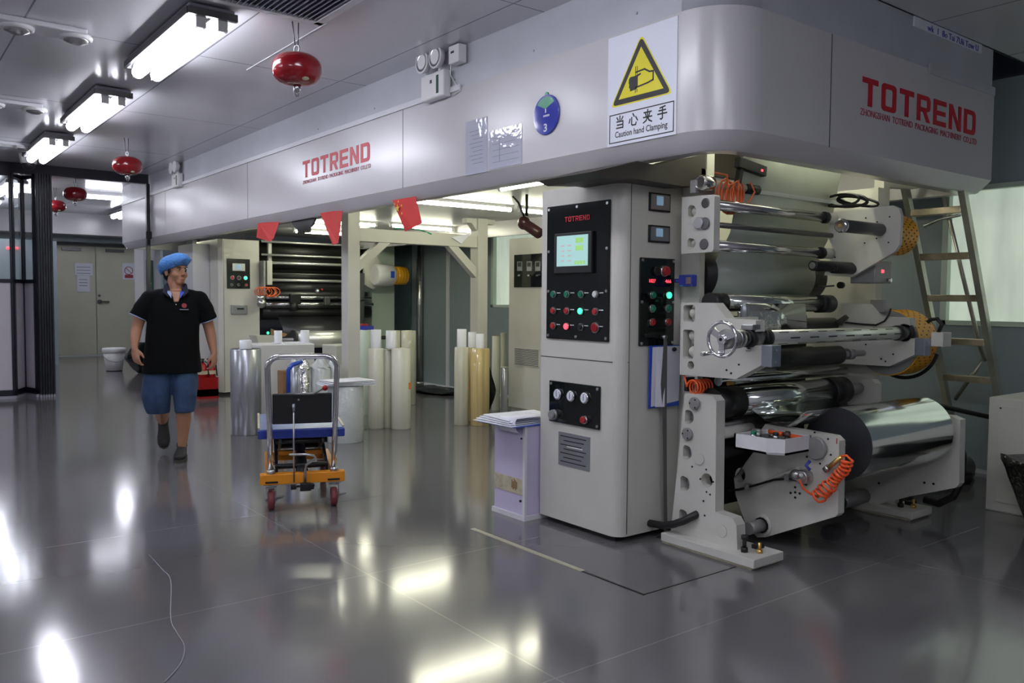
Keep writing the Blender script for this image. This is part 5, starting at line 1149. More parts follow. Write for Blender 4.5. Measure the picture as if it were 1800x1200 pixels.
B().m('greensign').tube([(4.6, 8.06, 2.155), (4.8, 8.04, 2.17), (4.95, 8.06, 2.16), (5.05, 8.0, 2.12)], .008, 6).build('cord', t)
# ------------------------------------------------------------------ cabinet by the right wall
c3 = thing('control_cabinet', 'pale control cabinet with vent grille, dark three-meter panel and a camera above', 'control cabinet', (6.1, 7.3, 0))
B().m('cream').box(6.1, 6.75, 7.0, 7.94, .11, 2.115, bev=.008).build('body', c3); B().m('cream').box(6.13, 6.73, 7.02, 7.92, 0, .11).build('plinth', c3)
pn = B().m('blackgloss').box(6.088, 6.1, 7.25, GX(905, 460, 6.1).y, GX(905, 505, 6.1).z, GX(905, 448, 6.1).z, bev=.003).build('control_panel', c3)
for u in (914, 931, 946):
    q = GX(u, 467, 6.09); B().m('plate').box(6.082, 6.088, q.y - .045, q.y + .045, q.z - .06, q.z + .05).build('meter', pn); B().m('black').box(6.078, 6.082, q.y - .03, q.y + .03, q.z - .01, q.z + .04).build('meter_window', pn); q = GX(u, 484, 6.09); B().m('chrome').box(6.07, 6.088, q.y - .02, q.y + .02, q.z - .01, q.z + .01, bev=.003).build('rotary_switch', pn)
a, c = GX(905, 653, 6.1), GX(948, 687, 6.1); vg = B().m('cream').box(6.09, 6.1, c.y, a.y, .62, .83).build('vent_grille', c3)
for k in range(12): B().m('ventdark').box(6.088, 6.091, c.y + .01, a.y - .01, .63 + .0165 * k, .637 + .0165 * k).build('louvre', vg)
# ------------------------------------------------------------------ standing rolls
def standing(u, v, vt, wpx, m, label, name='film_roll', core=None, group=None, cat='film roll', coreh=.2, corer=.05, coreoff=(0, 0), capm=None, tagpx=None):
    g = GZ(u, v, 0); dist = ROT.transposed() @ (g - EYE); pm = F / -dist.z; r = wpx / pm / 2; d = Vector((g.x, g.y, 0)).normalized(); c = g + d * r
    dist = ROT.transposed() @ (c - EYE); pm = F / -dist.z; r = wpx / pm / 2; h = GY(u, vt, c.y - r * .0).z
    r0 = ray(u, vt); tt = math.hypot(c.x, c.y) / math.hypot(r0.x, r0.y); h = EYE.z + r0.z * tt
    t = thing(name, label, cat, (c.x, c.y, 0), group=group)
    B().m(m).cyl((c.x, c.y, 0), (c.x, c.y, h), r, seg=44, bev=.004).build('roll', t)
    B().m(capm or 'filmdark').lathe([(0, corer), (.003, corer), (.003, r * .93), (0, r * .93)], (c.x, c.y, h), (0, 0, 1), 36, caps=False).build('top_face', t)
    if core is not None:
        cx, cy = c.x + coreoff[0], c.y + coreoff[1]
        B().m('core').lathe([(0, corer), (coreh, corer), (coreh, corer * .84), (0, corer * .84)], (cx, cy, h - .0), (0, 0, 1), 24, caps=False).build('core_tube', t)
    if tagpx:
        d0 = ray(*tagpx); n2_ = Vector((-c.x, -c.y, 0)).normalized(); s2 = Vector((-n2_.y, n2_.x, 0)); pp = EYE + d0 * (math.hypot(c.x, c.y) / math.hypot(d0.x, d0.y)); off_ = (pp - c).dot(s2); off_ = max(-r * .93, min(r * .93, off_)); an = math.asin(off_ / r)
        nn = n2_ * math.cos(an) + s2 * math.sin(an); tt_ = Vector((-nn.y, nn.x, 0)) * .022; p0 = Vector((c.x, c.y, pp.z)) + nn * (r + .001)
        B().m('orangetag').prism([p0 - tt_ + Vector((0, 0, -.035)), p0 + tt_ + Vector((0, 0, -.035)), p0 + tt_ + Vector((0, 0, .035)), p0 - tt_ + Vector((0, 0, .035))], nn * .002).build('orange_tag', t)
    return t, c, r, h
standing(433, 766, 613, 52, 'silverroll', 'grey metallised roll standing at the left with a white core on top', core=1, coreh=.09, corer=.06)
standing(661, 754, 612, 28, 'creamroll', 'slim cream roll with white core tube, left of the wide cream roll', core=1, coreh=.2, corer=.056, capm='creamroll', group='film rolls standing on the floor')
standing(705, 755, 612, 34, 'creamroll', 'wide cream roll with a white core and orange tag', core=1, coreh=.19, corer=.054, coreoff=(-.09, .06), capm='creamroll', tagpx=(720, 677), group='film rolls standing on the floor')
standing(682, 752, 614, 20, 'palefilm', 'narrow clear roll squeezed between two cream rolls', capm='creamroll', group='film rolls standing on the floor')
q = GZ(720, 754); 

standing(811, 748, 610, 26, 'palefilm', 'pale clear roll with white core, leftmost of the amber group', core=1, coreh=.2, corer=.052, capm='palefilm', group='film rolls standing on the floor')
standing(829, 740, 611, 16, 'amber', 'slim amber roll in the middle of the amber group', core=1, coreh=.18, corer=.045, capm='amber', tagpx=(828, 676), group='film rolls standing on the floor')
standing(843, 749, 612, 34, 'amber', 'shiny amber roll at the right of the amber group', core=1, coreh=.16, corer=.046, capm='amber', group='film rolls standing on the floor')
q = GZ(826, 748); 
standing(871, 722, 590, 14, 'creamroll', 'thin cream roll with blue mark beside the pale far cabinet', capm='brown', group='film rolls standing on the floor')
standing(884, 718, 585, 10, 'palefilm', 'thin clear roll right against the pale far cabinet', capm='palefilm', group='film rolls standing on the floor')
standing(886, 734, 645, 11, 'silverroll', 'short thin grey roll in front of the black bag', capm='creamroll', group='film rolls standing on the floor')
standing(718, 712, 581, 26, 'palefilm', 'tall greenish clear roll standing before the grey wall', capm='palefilm', group='film rolls standing on the floor')
standing(698, 706, 581, 12, 'palefilm', 'thin greenish roll left of the tall greenish roll', capm='palefilm', group='film rolls standing on the floor')
standing(642, 730, 580, 22, 'pale_green', 'pale green roll behind the cream post with a blue box on top', capm='palefilm', group='film rolls standing on the floor')
q = GZ(642, 730, 0); t = thing('blue_box', 'small blue and red box lying on top of the pale green roll', 'box', (4.5, 9.3, .95)); a, c = GY(632, 580, 9.1), GY(650, 572, 9.1); B().m('bluesign').box(a.x, c.x, 9.0, 9.3, a.z, c.z).build('box_body', t); B().m('btnred').box(a.x, c.x - .05, 9.05, 9.2, c.z, c.z + .02).build('red_lid', t)
bag('garbage_bag', 'black bag standing between the amber rolls and the far cabinet', (5.90, 8.12, .004), .13, .12, .58, 5)
bag('crumpled_sheet', 'dark crumpled sheet on the floor by the grey wall', (6.75, 10.6, .004), .35, .7, .07, 8)['category'] = 'sheet'; 
# big wrapped roll with papers
_, wc, wr, wh = standing(608, 780, 677, 62, 'wrap', 'large clear-wrapped roll with white papers lying on top', name='wrapped_roll', capm='wrap')
t = thing('paper_stack', 'white papers lying on the large wrapped roll', 'papers', (wc.x, wc.y, wh)); b = B().m('paper')
for k in range(4): b.box(wc.x - .26 + .02 * k, wc.x + .26 - .01 * k, wc.y - .18, wc.y + .16, wh + .012 + .012 * k, wh + .018 + .012 * k, rot=Euler((0, 0, .1 * k - .25)).to_matrix())
b.build('sheets', t)
# foil wrapped rolls behind the trolley
def bundle(u, v, vt, wpx, m, label, seed):
    t, c, r, h = standing(u, v, vt, wpx, m, label, name='wrapped_roll', group='foil wrapped rolls behind the trolley', capm=m)
    rr = random.Random(seed); rings = []
    for i in range(7):
        tt = i / 6; ring_ = [(c.x + r * (1 - .72 * tt) * (1 + .1 * math.sin(5 * a + seed + 2 * tt)) * math.cos(a), c.y + r * (1 - .72 * tt) * (1 + .1 * math.sin(5 * a + seed)) * math.sin(a), h + .09 * tt + .012 * math.sin(6 * a + i)) for a in [2 * PI * k / 26 for k in range(26)]]
        rings.append(ring_)
    B().m(m).loft(rings).build('gathered_top', t); return t
b0 = bundle(517, 762, 643, 22, 'silverroll', 'dark foil roll with blue tape, leftmost behind the trolley', 1)
bundle(536, 764, 648, 22, 'wrapfoil', 'crumpled shiny foil roll behind the black trolley panel', 2)
bundle(563, 762, 646, 36, 'wrap', 'clear wrapped roll with gathered top behind the trolley', 3)
bundle(588, 758, 642, 22, 'wrap', 'clear wrapped roll next to the trolley handle', 4)
q0, q1, q2, q3 = GY(507, 690, 7.9), GY(507, 650, 7.9), GY(514, 641, 7.9), GY(531, 635, 7.9)
b = B().m('bluetape').tube([q0, q1, q2, q3], .022, 6); b.build('blue_tape', b0)
t = thing('brown_carton', 'brown cardboard edge behind the leftmost foil roll', 'carton', (3.2, 8.5, 0)); a = GY(497, 652, 8.6); B().m('brown').box(a.x, a.x + .12, 8.6, 8.75, 0.0, a.z, bev=.004).build('box', t)
# white box and cream carton behind
t = thing('white_box', 'large plain white box behind the trolley handle', 'box', (3.9, 9.2, 0)); a, c = GY(456, 607, 9.0), GY(553, 604, 9.0); B().m('white').box(a.x, c.x, 9.0, 9.5, 0, c.z, bev=.008).build('box_body', t); B().m('paper').box(a.x + .3, c.x - .02, 9.05, 9.4, c.z, c.z + .01).build('paper_on_top', t)
z_ = c.z
for (u, w, lab) in ((489, .045, 'left white core tube standing on the white box'), (536, .05, 'right white core tube standing on the white box')):
    q = GY(u, 600, 9.2); o = B().m('core').lathe([(0, w), (.14, w), (.14, w * .82), (0, w * .82)], (q.x, 9.2, z_ + .01), (0, 0, 1), 20, caps=False).build('core_tube'); tag(o, lab, 'tube')
t = thing('cream_box', 'cream block standing behind the left gantry post', 'box', (4.2, 9.4, 0)); a, c = GY(591, 606, 9.4), GY(638, 606, 9.4); B().m('cream').box(a.x, c.x, 9.4, 9.8, 0, c.z, bev=.008).build('box_body', t)
# ------------------------------------------------------------------ lavender box with papers beside the cabinet
lv = thing('lavender_box', 'pale lavender board box with a torn tape band beside the control cabinet', 'box', (3.27, 4.2, 0))
B().m('lavender').box(3.27, 3.62, 4.075, 4.40, .02, .60, bev=.006).build('box_body', lv); B().m('tape').box(3.266, 3.27, 4.09, 4.395, .16, .26).build('tape_band', lv)
b = B().m('trim'); b.box(3.258, 3.63, 4.065, 4.41, 0, .03); b.box(3.262, 3.28, 4.068, 4.09, .03, .6); b.build('edge_trim', lv)
b = B().m('brown')
for k in range(5): b.box(3.264, 3.267, 4.15 + .012 * k, 4.158 + .012 * k, .19 - .01 * (k % 2), .235 + .01 * (k % 3))
b.m('bolt').cyl((3.262, 4.11, .52), (3.27, 4.11, .52), .006, seg=8); b.cyl((3.262, 4.115, .12), (3.27, 4.115, .12), .008, seg=8); b.build('tear_marks', lv)
t = thing('paper_pile', 'curled white papers on the lavender box', 'papers', (3.3, 4.2, .60))
b = B().m('bluetape').box(3.15, 3.62, 4.07, 4.42, .602, .606, rot=Euler((0, 0, .08)).to_matrix()); b.build('blue_folder', t)
for k in range(4):
    B().m('paper').box(3.12 + .02 * k, 3.6, 4.09 + .01 * k, 4.44 - .01 * k, .612 + .009 * k, .616 + .009 * k, rot=Euler((.03, 0, .15 - .06 * k)).to_matrix()).build('sheet', t)
b = B().m('paper'); n = 12; top = []; 
for k in range(n + 1): tt = k / n; a = tt * 3.0; top.append((3.30 - .11 * math.sin(a * .8) if tt > .35 else 3.45 - .15 * tt / .35, .655 - (.05 * (1 - math.cos(max(0, tt - .35) * 4.2)))))
pr2 = [(x, z) for x, z in top]; vs = [[b.bm.verts.new((x, y, z)) for x, z in pr2] for y in (4.08, 4.26)]
for k in range(n): b._tag([b.bm.faces.new((vs[0][k], vs[0][k + 1], vs[1][k + 1], vs[1][k]))], True)
o = b.build('curled_sheet', t); md = o.modifiers.new('thick', 'SOLIDIFY'); md.thickness = .002
# ------------------------------------------------------------------ ladder by the right wall
ld = thing('stepladder', 'tall stained stainless stepladder leaning by the bright window', 'ladder', (7.0, 2.95, 0))
def lx(z): return 7.15 - .47 * z
for y in (2.76, 3.16):
    b = B().m('ladder'); b.prism([(lx(0) - .0, y - .022, 0), (lx(0) + .06, y - .022, 0), (lx(0) + .06, y + .022, 0), (lx(0), y + .022, 0)], (lx(2.5) - lx(0), 0, 2.5)); b.build('rail', ld)
for k, vv in enumerate((369, 450, 524, 600, 664)):
    z = 1.5
    for _ in range(12): z = GX(1680, vv, lx(z) + .03).z
    b = B().m('ladderrung').box(lx(z) - .005, lx(z) + .08, 2.78, 3.14, z - .025, z + .025, bev=.004); b.build('rung', ld)
for y in (3.0,): B().m('ladder').tube([(6.38, y + .04, 2.35), (6.85, y - .1, 1.05), (6.92, y - .11, .95)], .016, 10).build('support_tube', ld)
B().m('ladder').tube([(6.9, 2.9, .95), (6.95, 3.12, .62)], .016, 8).build('support_tube', ld)
b = B().m('steel').tube([(6.45, 2.9, 2.05), (6.47, 3.05, 2.03), (6.42, 3.16, 1.98)], .012, 8); b.build('hinge_stay', ld)
# ------------------------------------------------------------------ right white box, bag, bits on the floor behind
rb = thing('white_cabinet', 'low white steel cabinet at the right edge', 'cabinet', (5.98, 2.47, 0))
B().m('cream').box(5.98, 6.9, 1.3, 2.465, .0, .768, bev=.01).build('body', rb); B().m('cream').box(5.972, 5.98, 1.4, 2.40, .07, .715, bev=.002).build('door', rb)
B().m('bolt').cyl((5.968, 2.385, .70), (5.974, 2.385, .70), .006, seg=8).build('screw', rb)
def binbag():
    b = B().m('bag'); rings = []
    for i in range(12):
        t_ = i / 11; z = .004 + .44 * t_; ry = .17 + .16 * t_ + (.012 if i == 10 else 0); rx = .13 + .07 * t_
        rings.append([(5.70 + rx * math.cos(a) * (1 + .05 * math.sin(6 * a + 4 * t_)), 1.92 + ry * math.sin(a) * (1 + .03 * math.sin(9 * a + 5 * t_)), z + (.012 * math.sin(4 * a) if i > 9 else 0)) for a in [2 * PI * k / 40 for k in range(40)]])
    b.loft(rings); return tag(b.build('garbage_bag'), 'black bag lining a bin at the right edge, beside the low white cabinet', 'bag')
binbag()
t = thing('cable_loops', 'thick black cables lying on the floor behind the film roll', 'cable', (6.3, 3.2, 0))
B().m('rubber').tube([(5.6, 3.0, .62), (5.9, 3.1, .66), (6.3, 3.0, .64), (6.6, 2.7, .55)], .018, 8).build('cable', t)
B().m('rubber').tube([(5.65, 2.8, .03), (5.9, 3.0, .03), (6.3, 3.1, .03), (6.7, 2.9, .03), (7.0, 3.0, .03)], .03, 10).build('hose', t)
b = B().m('silverroll').cyl((5.75, 3.3, .1), (6.9, 3.0, .1), .09, seg=28); tag(b.build('floor_duct'), 'grey foil roll lying on the floor behind the low white cabinet', 'roll')
b = B().m('steel').box(5.9, 6.9, 3.1, 3.5, .50, .53); b.box(5.92, 5.96, 3.12, 3.16, 0, .5); b.box(6.84, 6.88, 3.12, 3.16, 0, .5); tag(b.build('steel_bench'), 'low grey steel bench against the wall behind the film roll', 'bench')
t = bag('garbage_bag', 'black bag tied shut behind the far side of the front machine', (5.85, 3.35, .532), .11, .11, .42, 12)
# floor strips and marks
b = B().m('brass').box(2.885, 2.915, 3.13, 4.12, .0, .004); struct(b.build('trim_7'))
b = B().m('bolt').box(2.893, 2.905, 2.70, 3.13, .0, .003); b.box(2.9, 3.6, 2.702, 2.708, 0, .002); struct(b.build('trim_8'))
b = B().m('vent'); pts = [GZ(u, v, .003) for u, v in [(262, 975), (285, 1000), (300, 1020), (300, 1085), (310, 1110), (324, 1135), (318, 1165), (290, 1198)]]

def smooth_path(P, n=8):
    out = []
    for i in range(len(P) - 1):
        p0, p1, p2, p3 = P[max(i - 1, 0)], P[i], P[i + 1], P[min(i + 2, len(P) - 1)]
        for k in range(n):
            t_ = k / n; out.append(.5 * ((2 * p1) + (p2 - p0) * t_ + (2 * p0 - 5 * p1 + 4 * p2 - p3) * t_ ** 2 + (3 * p1 - p0 - 3 * p2 + p3) * t_ ** 3))
    return out + [P[-1]]
b.tube(smooth_path(pts), .002, 6); tag(b.build('thin_thread'), 'thin pale thread lying in curves on the floor at the lower left', 'thread')
# extinguishers in a red stand
for k, (u, lab) in enumerate(((357, 'left red fire extinguisher behind the man'), (371, 'right red fire extinguisher behind the man'))):
    q = GY(u, 698, 11.75); t = thing('fire_extinguisher', lab, 'fire extinguisher', (q.x, 11.75, .13), group='fire extinguishers in the red stand')
    B().m('extinguisher').lathe([(.13, .055), (.14, .065), (.40, .065), (.46, .045), (.49, .02)], (q.x, 11.75, 0), (0, 0, 1), 20).build('cylinder', t)
    b = B().m('black').cyl((q.x, 11.75, .49), (q.x, 11.75, .53), .018, seg=10); b.box(q.x - .05, q.x + .02, 11.74, 11.76, .53, .545); b.tube([(q.x + .02, 11.73, .51), (q.x + .06, 11.72, .48), (q.x + .07, 11.7, .3)], .009, 6); b.build('valve', t)
    B().m('tape').lathe([(.33, .0655), (.38, .0655)], (q.x, 11.75, 0), (0, 0, 1), 20, caps=False).build('sticker', t)
t = thing('extinguisher_stand', 'red steel box stand holding two extinguishers', 'stand', (3.73, 11.75, 0)); b = B().m('extinguisher')
b.box(3.6, 3.86, 11.62, 11.635, .0, .29); b.box(3.6, 3.86, 11.865, 11.88, .0, .29); b.box(3.6, 3.615, 11.635, 11.865, .0, .29); b.box(3.845, 3.86, 11.635, 11.865, .0, .29); b.box(3.6, 3.86, 11.62, 11.88, .03, .13); b.build('box', t)

# ------------------------------------------------------------------ scissor lift trolley (built in its own frame, then turned)
ct = thing('lift_trolley', 'scissor lift trolley with steel push handle, blue table and orange-yellow base', 'trolley', (2.287, 5.219, 0), rz=math.radians(-20.7))
def L(b, name, parent=None): return b.build(name, parent or ct, local=True)
b = B().m('steel'); 
hp = [(-.205, 0, .24), (-.212, -.02, .6), (-.222, -.05, .94)]
for k in range(1, 7): a = PI - PI / 2 * k / 6; hp.append((-.142 + .08 * math.cos(a), -.055, .94 + .075 * math.sin(a)))
hp2 = [(-x, y, z) for x, y, z in reversed(hp)]
L(B().m('chrome').tube([Vector(p) for p in hp + hp2], .0185, 14), 'push_handle')
for s in (-1, 1): L(B().m('steel').cyl((s * .205, 0, .235), (s * .205, 0, .265), .028, seg=18), 'handle_socket')
L(B().m('black').box(-.192, .192, -.01, .03, .565, .765, bev=.006), 'guard_panel')
tb = L(B().m('tableblue').box(-.285, .285, .07, .88, .455, .515, bev=.008), 'table')
L(B().m('tabletop').box(-.275, .275, .08, .87, .515, .519), 'table_film', tb)
for s in (-1, 1): L(B().m('tape').box(s * .27, s * .285, .1, .86, .519, .528), 'table_edge', tb)
br = L(B().m('cartyellow').box(-.275, .275, -.03, .04, .168, .238, bev=.006), 'base_bar')
for s in (-1, 1):
    L(B().m('bolt').box(s * .16 - (0 if s > 0 else .08) + 0, s * .16 + (.08 if s > 0 else 0), -.034, -.03, .18, .192), 'slot', br)
    L(B().m('cartyellow').box(s * .215 - .022, s * .215 + .022, .04, .86, .17, .235, bev=.004), 'side_rail')
L(B().m('cartyellow').box(-.22, .22, .80, .86, .17, .235, bev=.004), 'rear_bar'); L(B().m('cartyellow').box(-.15, .15, .30, .36, .30, .33, bev=.004), 'cross_bar')
def bar(p, q, w, h, m, name):
    p = Vector(p); q = Vector(q); d = (q - p).normalized(); n1 = Vector((1, 0, 0)) * w / 2; n2 = d.cross(Vector((1, 0, 0))).normalized() * h / 2
    return L(B().m(m).prism([p + n1 + n2, p + n1 - n2, p - n1 - n2, p - n1 + n2], q - p), name)
for s in (-1, 1):
    bar((s * .165, .10, .24), (s * .165, .80, .445), .018, .05, 'black', 'scissor_arm'); bar((s * .14, .80, .24), (s * .14, .10, .445), .018, .05, 'black', 'scissor_arm')
L(B().m('black').cyl((-.17, .12, .43), (.17, .12, .43), .018, seg=14), 'axle'); L(B().m('black').cyl((-.17, .45, .34), (.17, .45, .34), .018, seg=14), 'axle'); L(B().m('black').cyl((-.17, .12, .26), (.17, .12, .26), .018, seg=14), 'axle')
L(B().m('black').cyl((0, .0, .19), (0, .42, .34), .04, seg=18, bev=.006), 'hydraulic_cylinder'); L(B().m('steel').cyl((.01, .42, .34), (.01, .62, .42), .014, seg=12), 'piston')
def caster(x, y, brake):
    w = L(B().m('maroon').lathe([(-.022, .045), (-.02, .058), (-.012, .0635), (.012, .0635), (.02, .058), (.022, .045)], (x, y, .0635), (1, 0, 0), 32), 'caster_wheel')
    L(B().m('steel').cyl((x - .024, y, .0635), (x + .024, y, .0635), .02, seg=18), 'wheel_hub', w)
    f = B().m('steel'); f.box(x - .034, x - .029, y - .02, y + .02, .05, .15); f.box(x + .029, x + .034, y - .02, y + .02, .05, .15); f.box(x - .034, x + .034, y - .025, y + .025, .145, .152); f.box(x - .045, x + .045, y - .035, y + .035, .16, .168); f.cyl((x, y, .15), (x, y, .162), .022, seg=18); f.cyl((x - .04, y, .0635), (x + .04, y, .0635), .007, seg=8); L(f, 'caster_fork', w)
    if brake: L(B().m('steel').prism([(x + .03, y - .05, .09), (x + .08, y - .06, .10), (x + .075, y - .05, .085), (x + .03, y - .03, .07)], (0, 0, .006)), 'brake_lever', w)
caster(-.203, .0, True); caster(.203, .0, True); caster(-.19, .76, False); caster(.19, .76, False)
L(B().m('darksteel').tube([Vector(p) for p in [(-.06, -.025, .762), (.07, -.03, .762), (.10, -.035, .78), (.135, -.04, .80)]], .006, 8), 'lever'); L(B().m('red').sphere((.145, -.045, .803), .019, 18, 12), 'lever_knob')
L(B().m('steel').cyl((-.058, -.03, .18), (-.058, -.03, .66), .006, seg=8), 'control_rod'); L(B().m('aluminium').cyl((-.058, -.03, .65), (-.058, -.03, .70), .010, seg=10), 'rod_sleeve'); L(B().m('plate').cyl((-.025, -.012, .725), (-.025, -.014, .725), .007, seg=12), 'rivet')
L(B().m('steel').tube([Vector(p) for p in [(-.09, -.09, .375), (.02, -.09, .372), (.065, -.09, .362), (.08, -.09, .345), (.055, -.08, .325), (.02, -.07, .30), (.012, -.06, .26), (.012, -.05, .18)]], .0085, 10), 'foot_pedal')
b = B().m('black').box(-.02, .05, -.06, -.03, .12, .175, bev=.005); b.cyl((-.075, -.03, .15), (.075, -.03, .15), .008, seg=8); b.box(-.08, -.045, -.06, -.02, .135, .165, bev=.004); b.box(.045, .07, -.055, -.02, .13, .165, bev=.004); L(b, 'pedal_bracket')

# ------------------------------------------------------------------ the man
man = thing('person', 'man walking in black polo shirt, blue denim shorts and blue hairnet, looking aside', 'person', (2.11, 7.42, 0), rz=math.radians(-16))
def V(*a): return Vector(a)
def capsule(b, pts):
    """chain of (point, radius): overlapping tapered tube with round joints"""
    b.tube([p for p, r in pts], [r for p, r in pts], 14)
    for p, r in pts: b.sphere(p, r * .99, 14, 10)
def fuse(b, name, voxel, parent, smooth=6, m=None):
    o = b.build(name + '_raw', None); 
    md = o.modifiers.new('r', 'REMESH'); md.mode = 'VOXEL'; md.voxel_size = voxel; md.use_smooth_shade = True
    ms = o.modifiers.new('s', 'SMOOTH'); ms.factor = .5; ms.iterations = smooth
    dg = bpy.context.evaluated_depsgraph_get(); me = bpy.data.meshes.new_from_object(o.evaluated_get(dg)); me.name = name
    mats = [s.material for s in o.material_slots]; bpy.data.objects.remove(o)
    me.materials.clear(); me.materials.append(M[m] if m else mats[0])
    for p in me.polygons: p.material_index = 0; p.use_smooth = True
    ob = bpy.data.objects.new(name, me); C.objects.link(ob); ob.parent = parent; ORIG[ob.name] = Vector((0, 0, 0)); return ob
HR_ = Matrix.Rotation(math.radians(38), 3, 'Z'); HC = V(.0, .0, 0)
def hd(x, y, z): return HR_ @ V(x * 1.1, y * 1.08, 0) + V(HC.x, HC.y, 1.745 + (z - 1.75) * 1.07)
b = B().m('skin')
b.sphere(hd(0, .012, 1.648), 1, 24, 16, (.076, .094, .10), HR_)
b.sphere(hd(0, -.022, 1.585), 1, 20, 14, (.064, .07, .066), HR_)
b.sphere(hd(0, -.055, 1.545), 1, 16, 10, (.042, .036, .028), HR_)
for s in (-1, 1):
    b.sphere(hd(s * .038, -.050, 1.60), .031, 14, 10)
    b.sphere(hd(s * .076, .008, 1.618), 1, 12, 10, (.012, .022, .032), HR_)
b.sphere(hd(0, -.099, 1.604), 1, 12, 10, (.017, .017, .014), HR_); b.sphere(hd(0, -.088, 1.625), 1, 12, 10, (.011, .016, .03), HR_)
b.sphere(hd(.012, -.094, 1.60), 1, 10, 8, (.009, .01, .009), HR_); b.sphere(hd(-.012, -.094, 1.60), 1, 10, 8, (.009, .01, .009), HR_)
b.sphere(hd(0, -.078, 1.662), 1, 14, 8, (.052, .016, .012), HR_)
b.sphere(hd(0, -.082, 1.566), 1, 12, 8, (.026, .012, .008), HR_); b.sphere(hd(0, -.08, 1.556), 1, 12, 8, (.022, .012, .008), HR_)
capsule(b, [(V(-.005, .015, 1.40), .09), (V(0, .01, 1.46), .073), (V(0, .0, 1.54), .066)])
capsule(b, [(V(-.02, .0, .92), .13), (V(-.02, 0, 1.1), .14), (V(-.015, 0, 1.28), .135), (V(-.01, .01, 1.38), .09)])
# chest wedge that shows in the open collar
b.loft([[V(-.045, -.098, 1.44), V(.05, -.098, 1.44), V(.05, -.03, 1.47), V(-.045, -.03, 1.47)], [V(-.012, -.135, 1.355), V(.022, -.135, 1.355), V(.022, -.03, 1.36), V(-.012, -.03, 1.36)]], smooth=True)
# arms
ra = [(V(-.19, .0, 1.365), .054), (V(-.265, -.01, 1.28), .054), (V(-.305, -.01, 1.14), .046), (V(-.318, -.045, 1.06), .042), (V(-.322, -.085, .985), .029)]
la = [(V(.175, .0, 1.365), .054), (V(.235, .02, 1.27), .054), (V(.268, .03, 1.12), .046), (V(.285, .02, 1.03), .042), (V(.300, .0, .925), .029)]
capsule(b, ra); capsule(b, la)
def hand(b, w, d, side, fwd, curl, sc=1.0):
    """w wrist, d down direction, side = thumb side, fwd = palm normal direction"""
    d = d.normalized(); side = side.normalized(); fwd = fwd.normalized(); R3 = Matrix((side, fwd, d)).transposed()
    b.sphere(w + d * .05 * sc, 1, 16, 12, (.041 * sc, .018 * sc, .056 * sc), R3); capsule(b, [(w - d * .01, .027 * sc), (w + d * .02, .026 * sc)])
    for k, (off, ln, r) in enumerate(((.029, .070, .0092), (.010, .078, .0095), (-.010, .073, .0092), (-.029, .058, .0084))):
        p = w + d * .09 * sc + side * off * sc; c = curl * (1 + .12 * k); dd = d.copy(); pts = [(w + d * .06 * sc + side * off * .9 * sc, r * 1.1 * sc)]
        for j, fr_ in enumerate((.45, .32, .23)):
            pts.append((p.copy(), r * (1 - .07 * j) * sc)); rot_ = Matrix.Rotation(c * (.7 + .5 * j), 3, side.cross(Vector((0, 0, 0)) + side) if 0 else side); dd = (dd * math.cos(c * .8) + fwd * math.sin(c * .8)) if j == 0 else (dd * math.cos(c) + dd.cross(side) * 0 + (fwd * math.cos(c * (j)) - d * math.sin(c * j)) * math.sin(c)); dd.normalize(); p = p + dd * ln * fr_ * sc
        pts.append((p.copy(), r * .78 * sc)); capsule(b, pts)
    t0 = w + d * .025 * sc + side * .026 * sc; t1 = t0 + (side * .75 + d * .8 + fwd * .35).normalized() * .042 * sc; t2 = t1 + (d * .95 + fwd * .35 + side * .1).normalized() * .032 * sc
    capsule(b, [(t0, .013 * sc), (t1, .0115 * sc), (t2, .009 * sc)])
hand(b, V(-.322, -.09, .975), V(.10, -.22, -1), V(.75, -.65, 0), V(.65, .75, 0), .42, 1.05)
hand(b, V(.302, -.005, .915), V(.02, -.12, -1), V(-.55, -.83, 0), V(-.83, .55, 0), .55, 1.05)
# legs
capsule(b, [(V(-.10, .0, .86), .10), (V(-.13, .02, .66), .092), (V(-.14, -.01, .47), .062), (V(-.13, .17, .40), .060), (V(-.125, .31, .325), .052), (V(-.122, .42, .27), .036)])
capsule(b, [(V(.05, .0, .86), .10), (V(.055, -.04, .66), .092), (V(.052, -.06, .46), .062), (V(.052, -.03, .36), .064), (V(.045, .0, .22), .046), (V(.035, .01, .11), .036)])
capsule(b, [(V(-.10, 0, .9), .11), (V(.05, 0, .9), .11)])
body = fuse(b, 'body', .0062, man, 5)
# face details
for s in (-1, 1):
    e = B().m('white'); e.sphere(hd(s * .031, -.0845, 1.641), 1, 12, 8, (.011, .006, .0028), HR_); e.m('hair').sphere(hd(s * .031, -.0885, 1.641), 1, 10, 8, (.0065, .0045, .0042), HR_); L(e, 'eye', body)
    L(B().m('hair').sphere(hd(s * .033, -.090, 1.6605), 1, 12, 6, (.019, .005, .0038), HR_), 'eyebrow', body)
L(B().m('btnred').sphere(hd(0, -.0925, 1.5615), 1, 14, 6, (.022, .004, .0022), HR_), 'mouth_line', body)
# hair under the net
b = B().m('hair'); b.sphere(hd(0, .032, 1.645), 1, 24, 16, (.082, .088, .092), HR_); b.sphere(hd(0, .055, 1.60), 1, 16, 10, (.066, .055, .06), HR_); L(b, 'hair', man)
for s in (-1, 1): L(B().m('hair').sphere(hd(s * .073, -.02, 1.635), 1, 10, 8, (.008, .016, .028), HR_), 'sideburn', body)
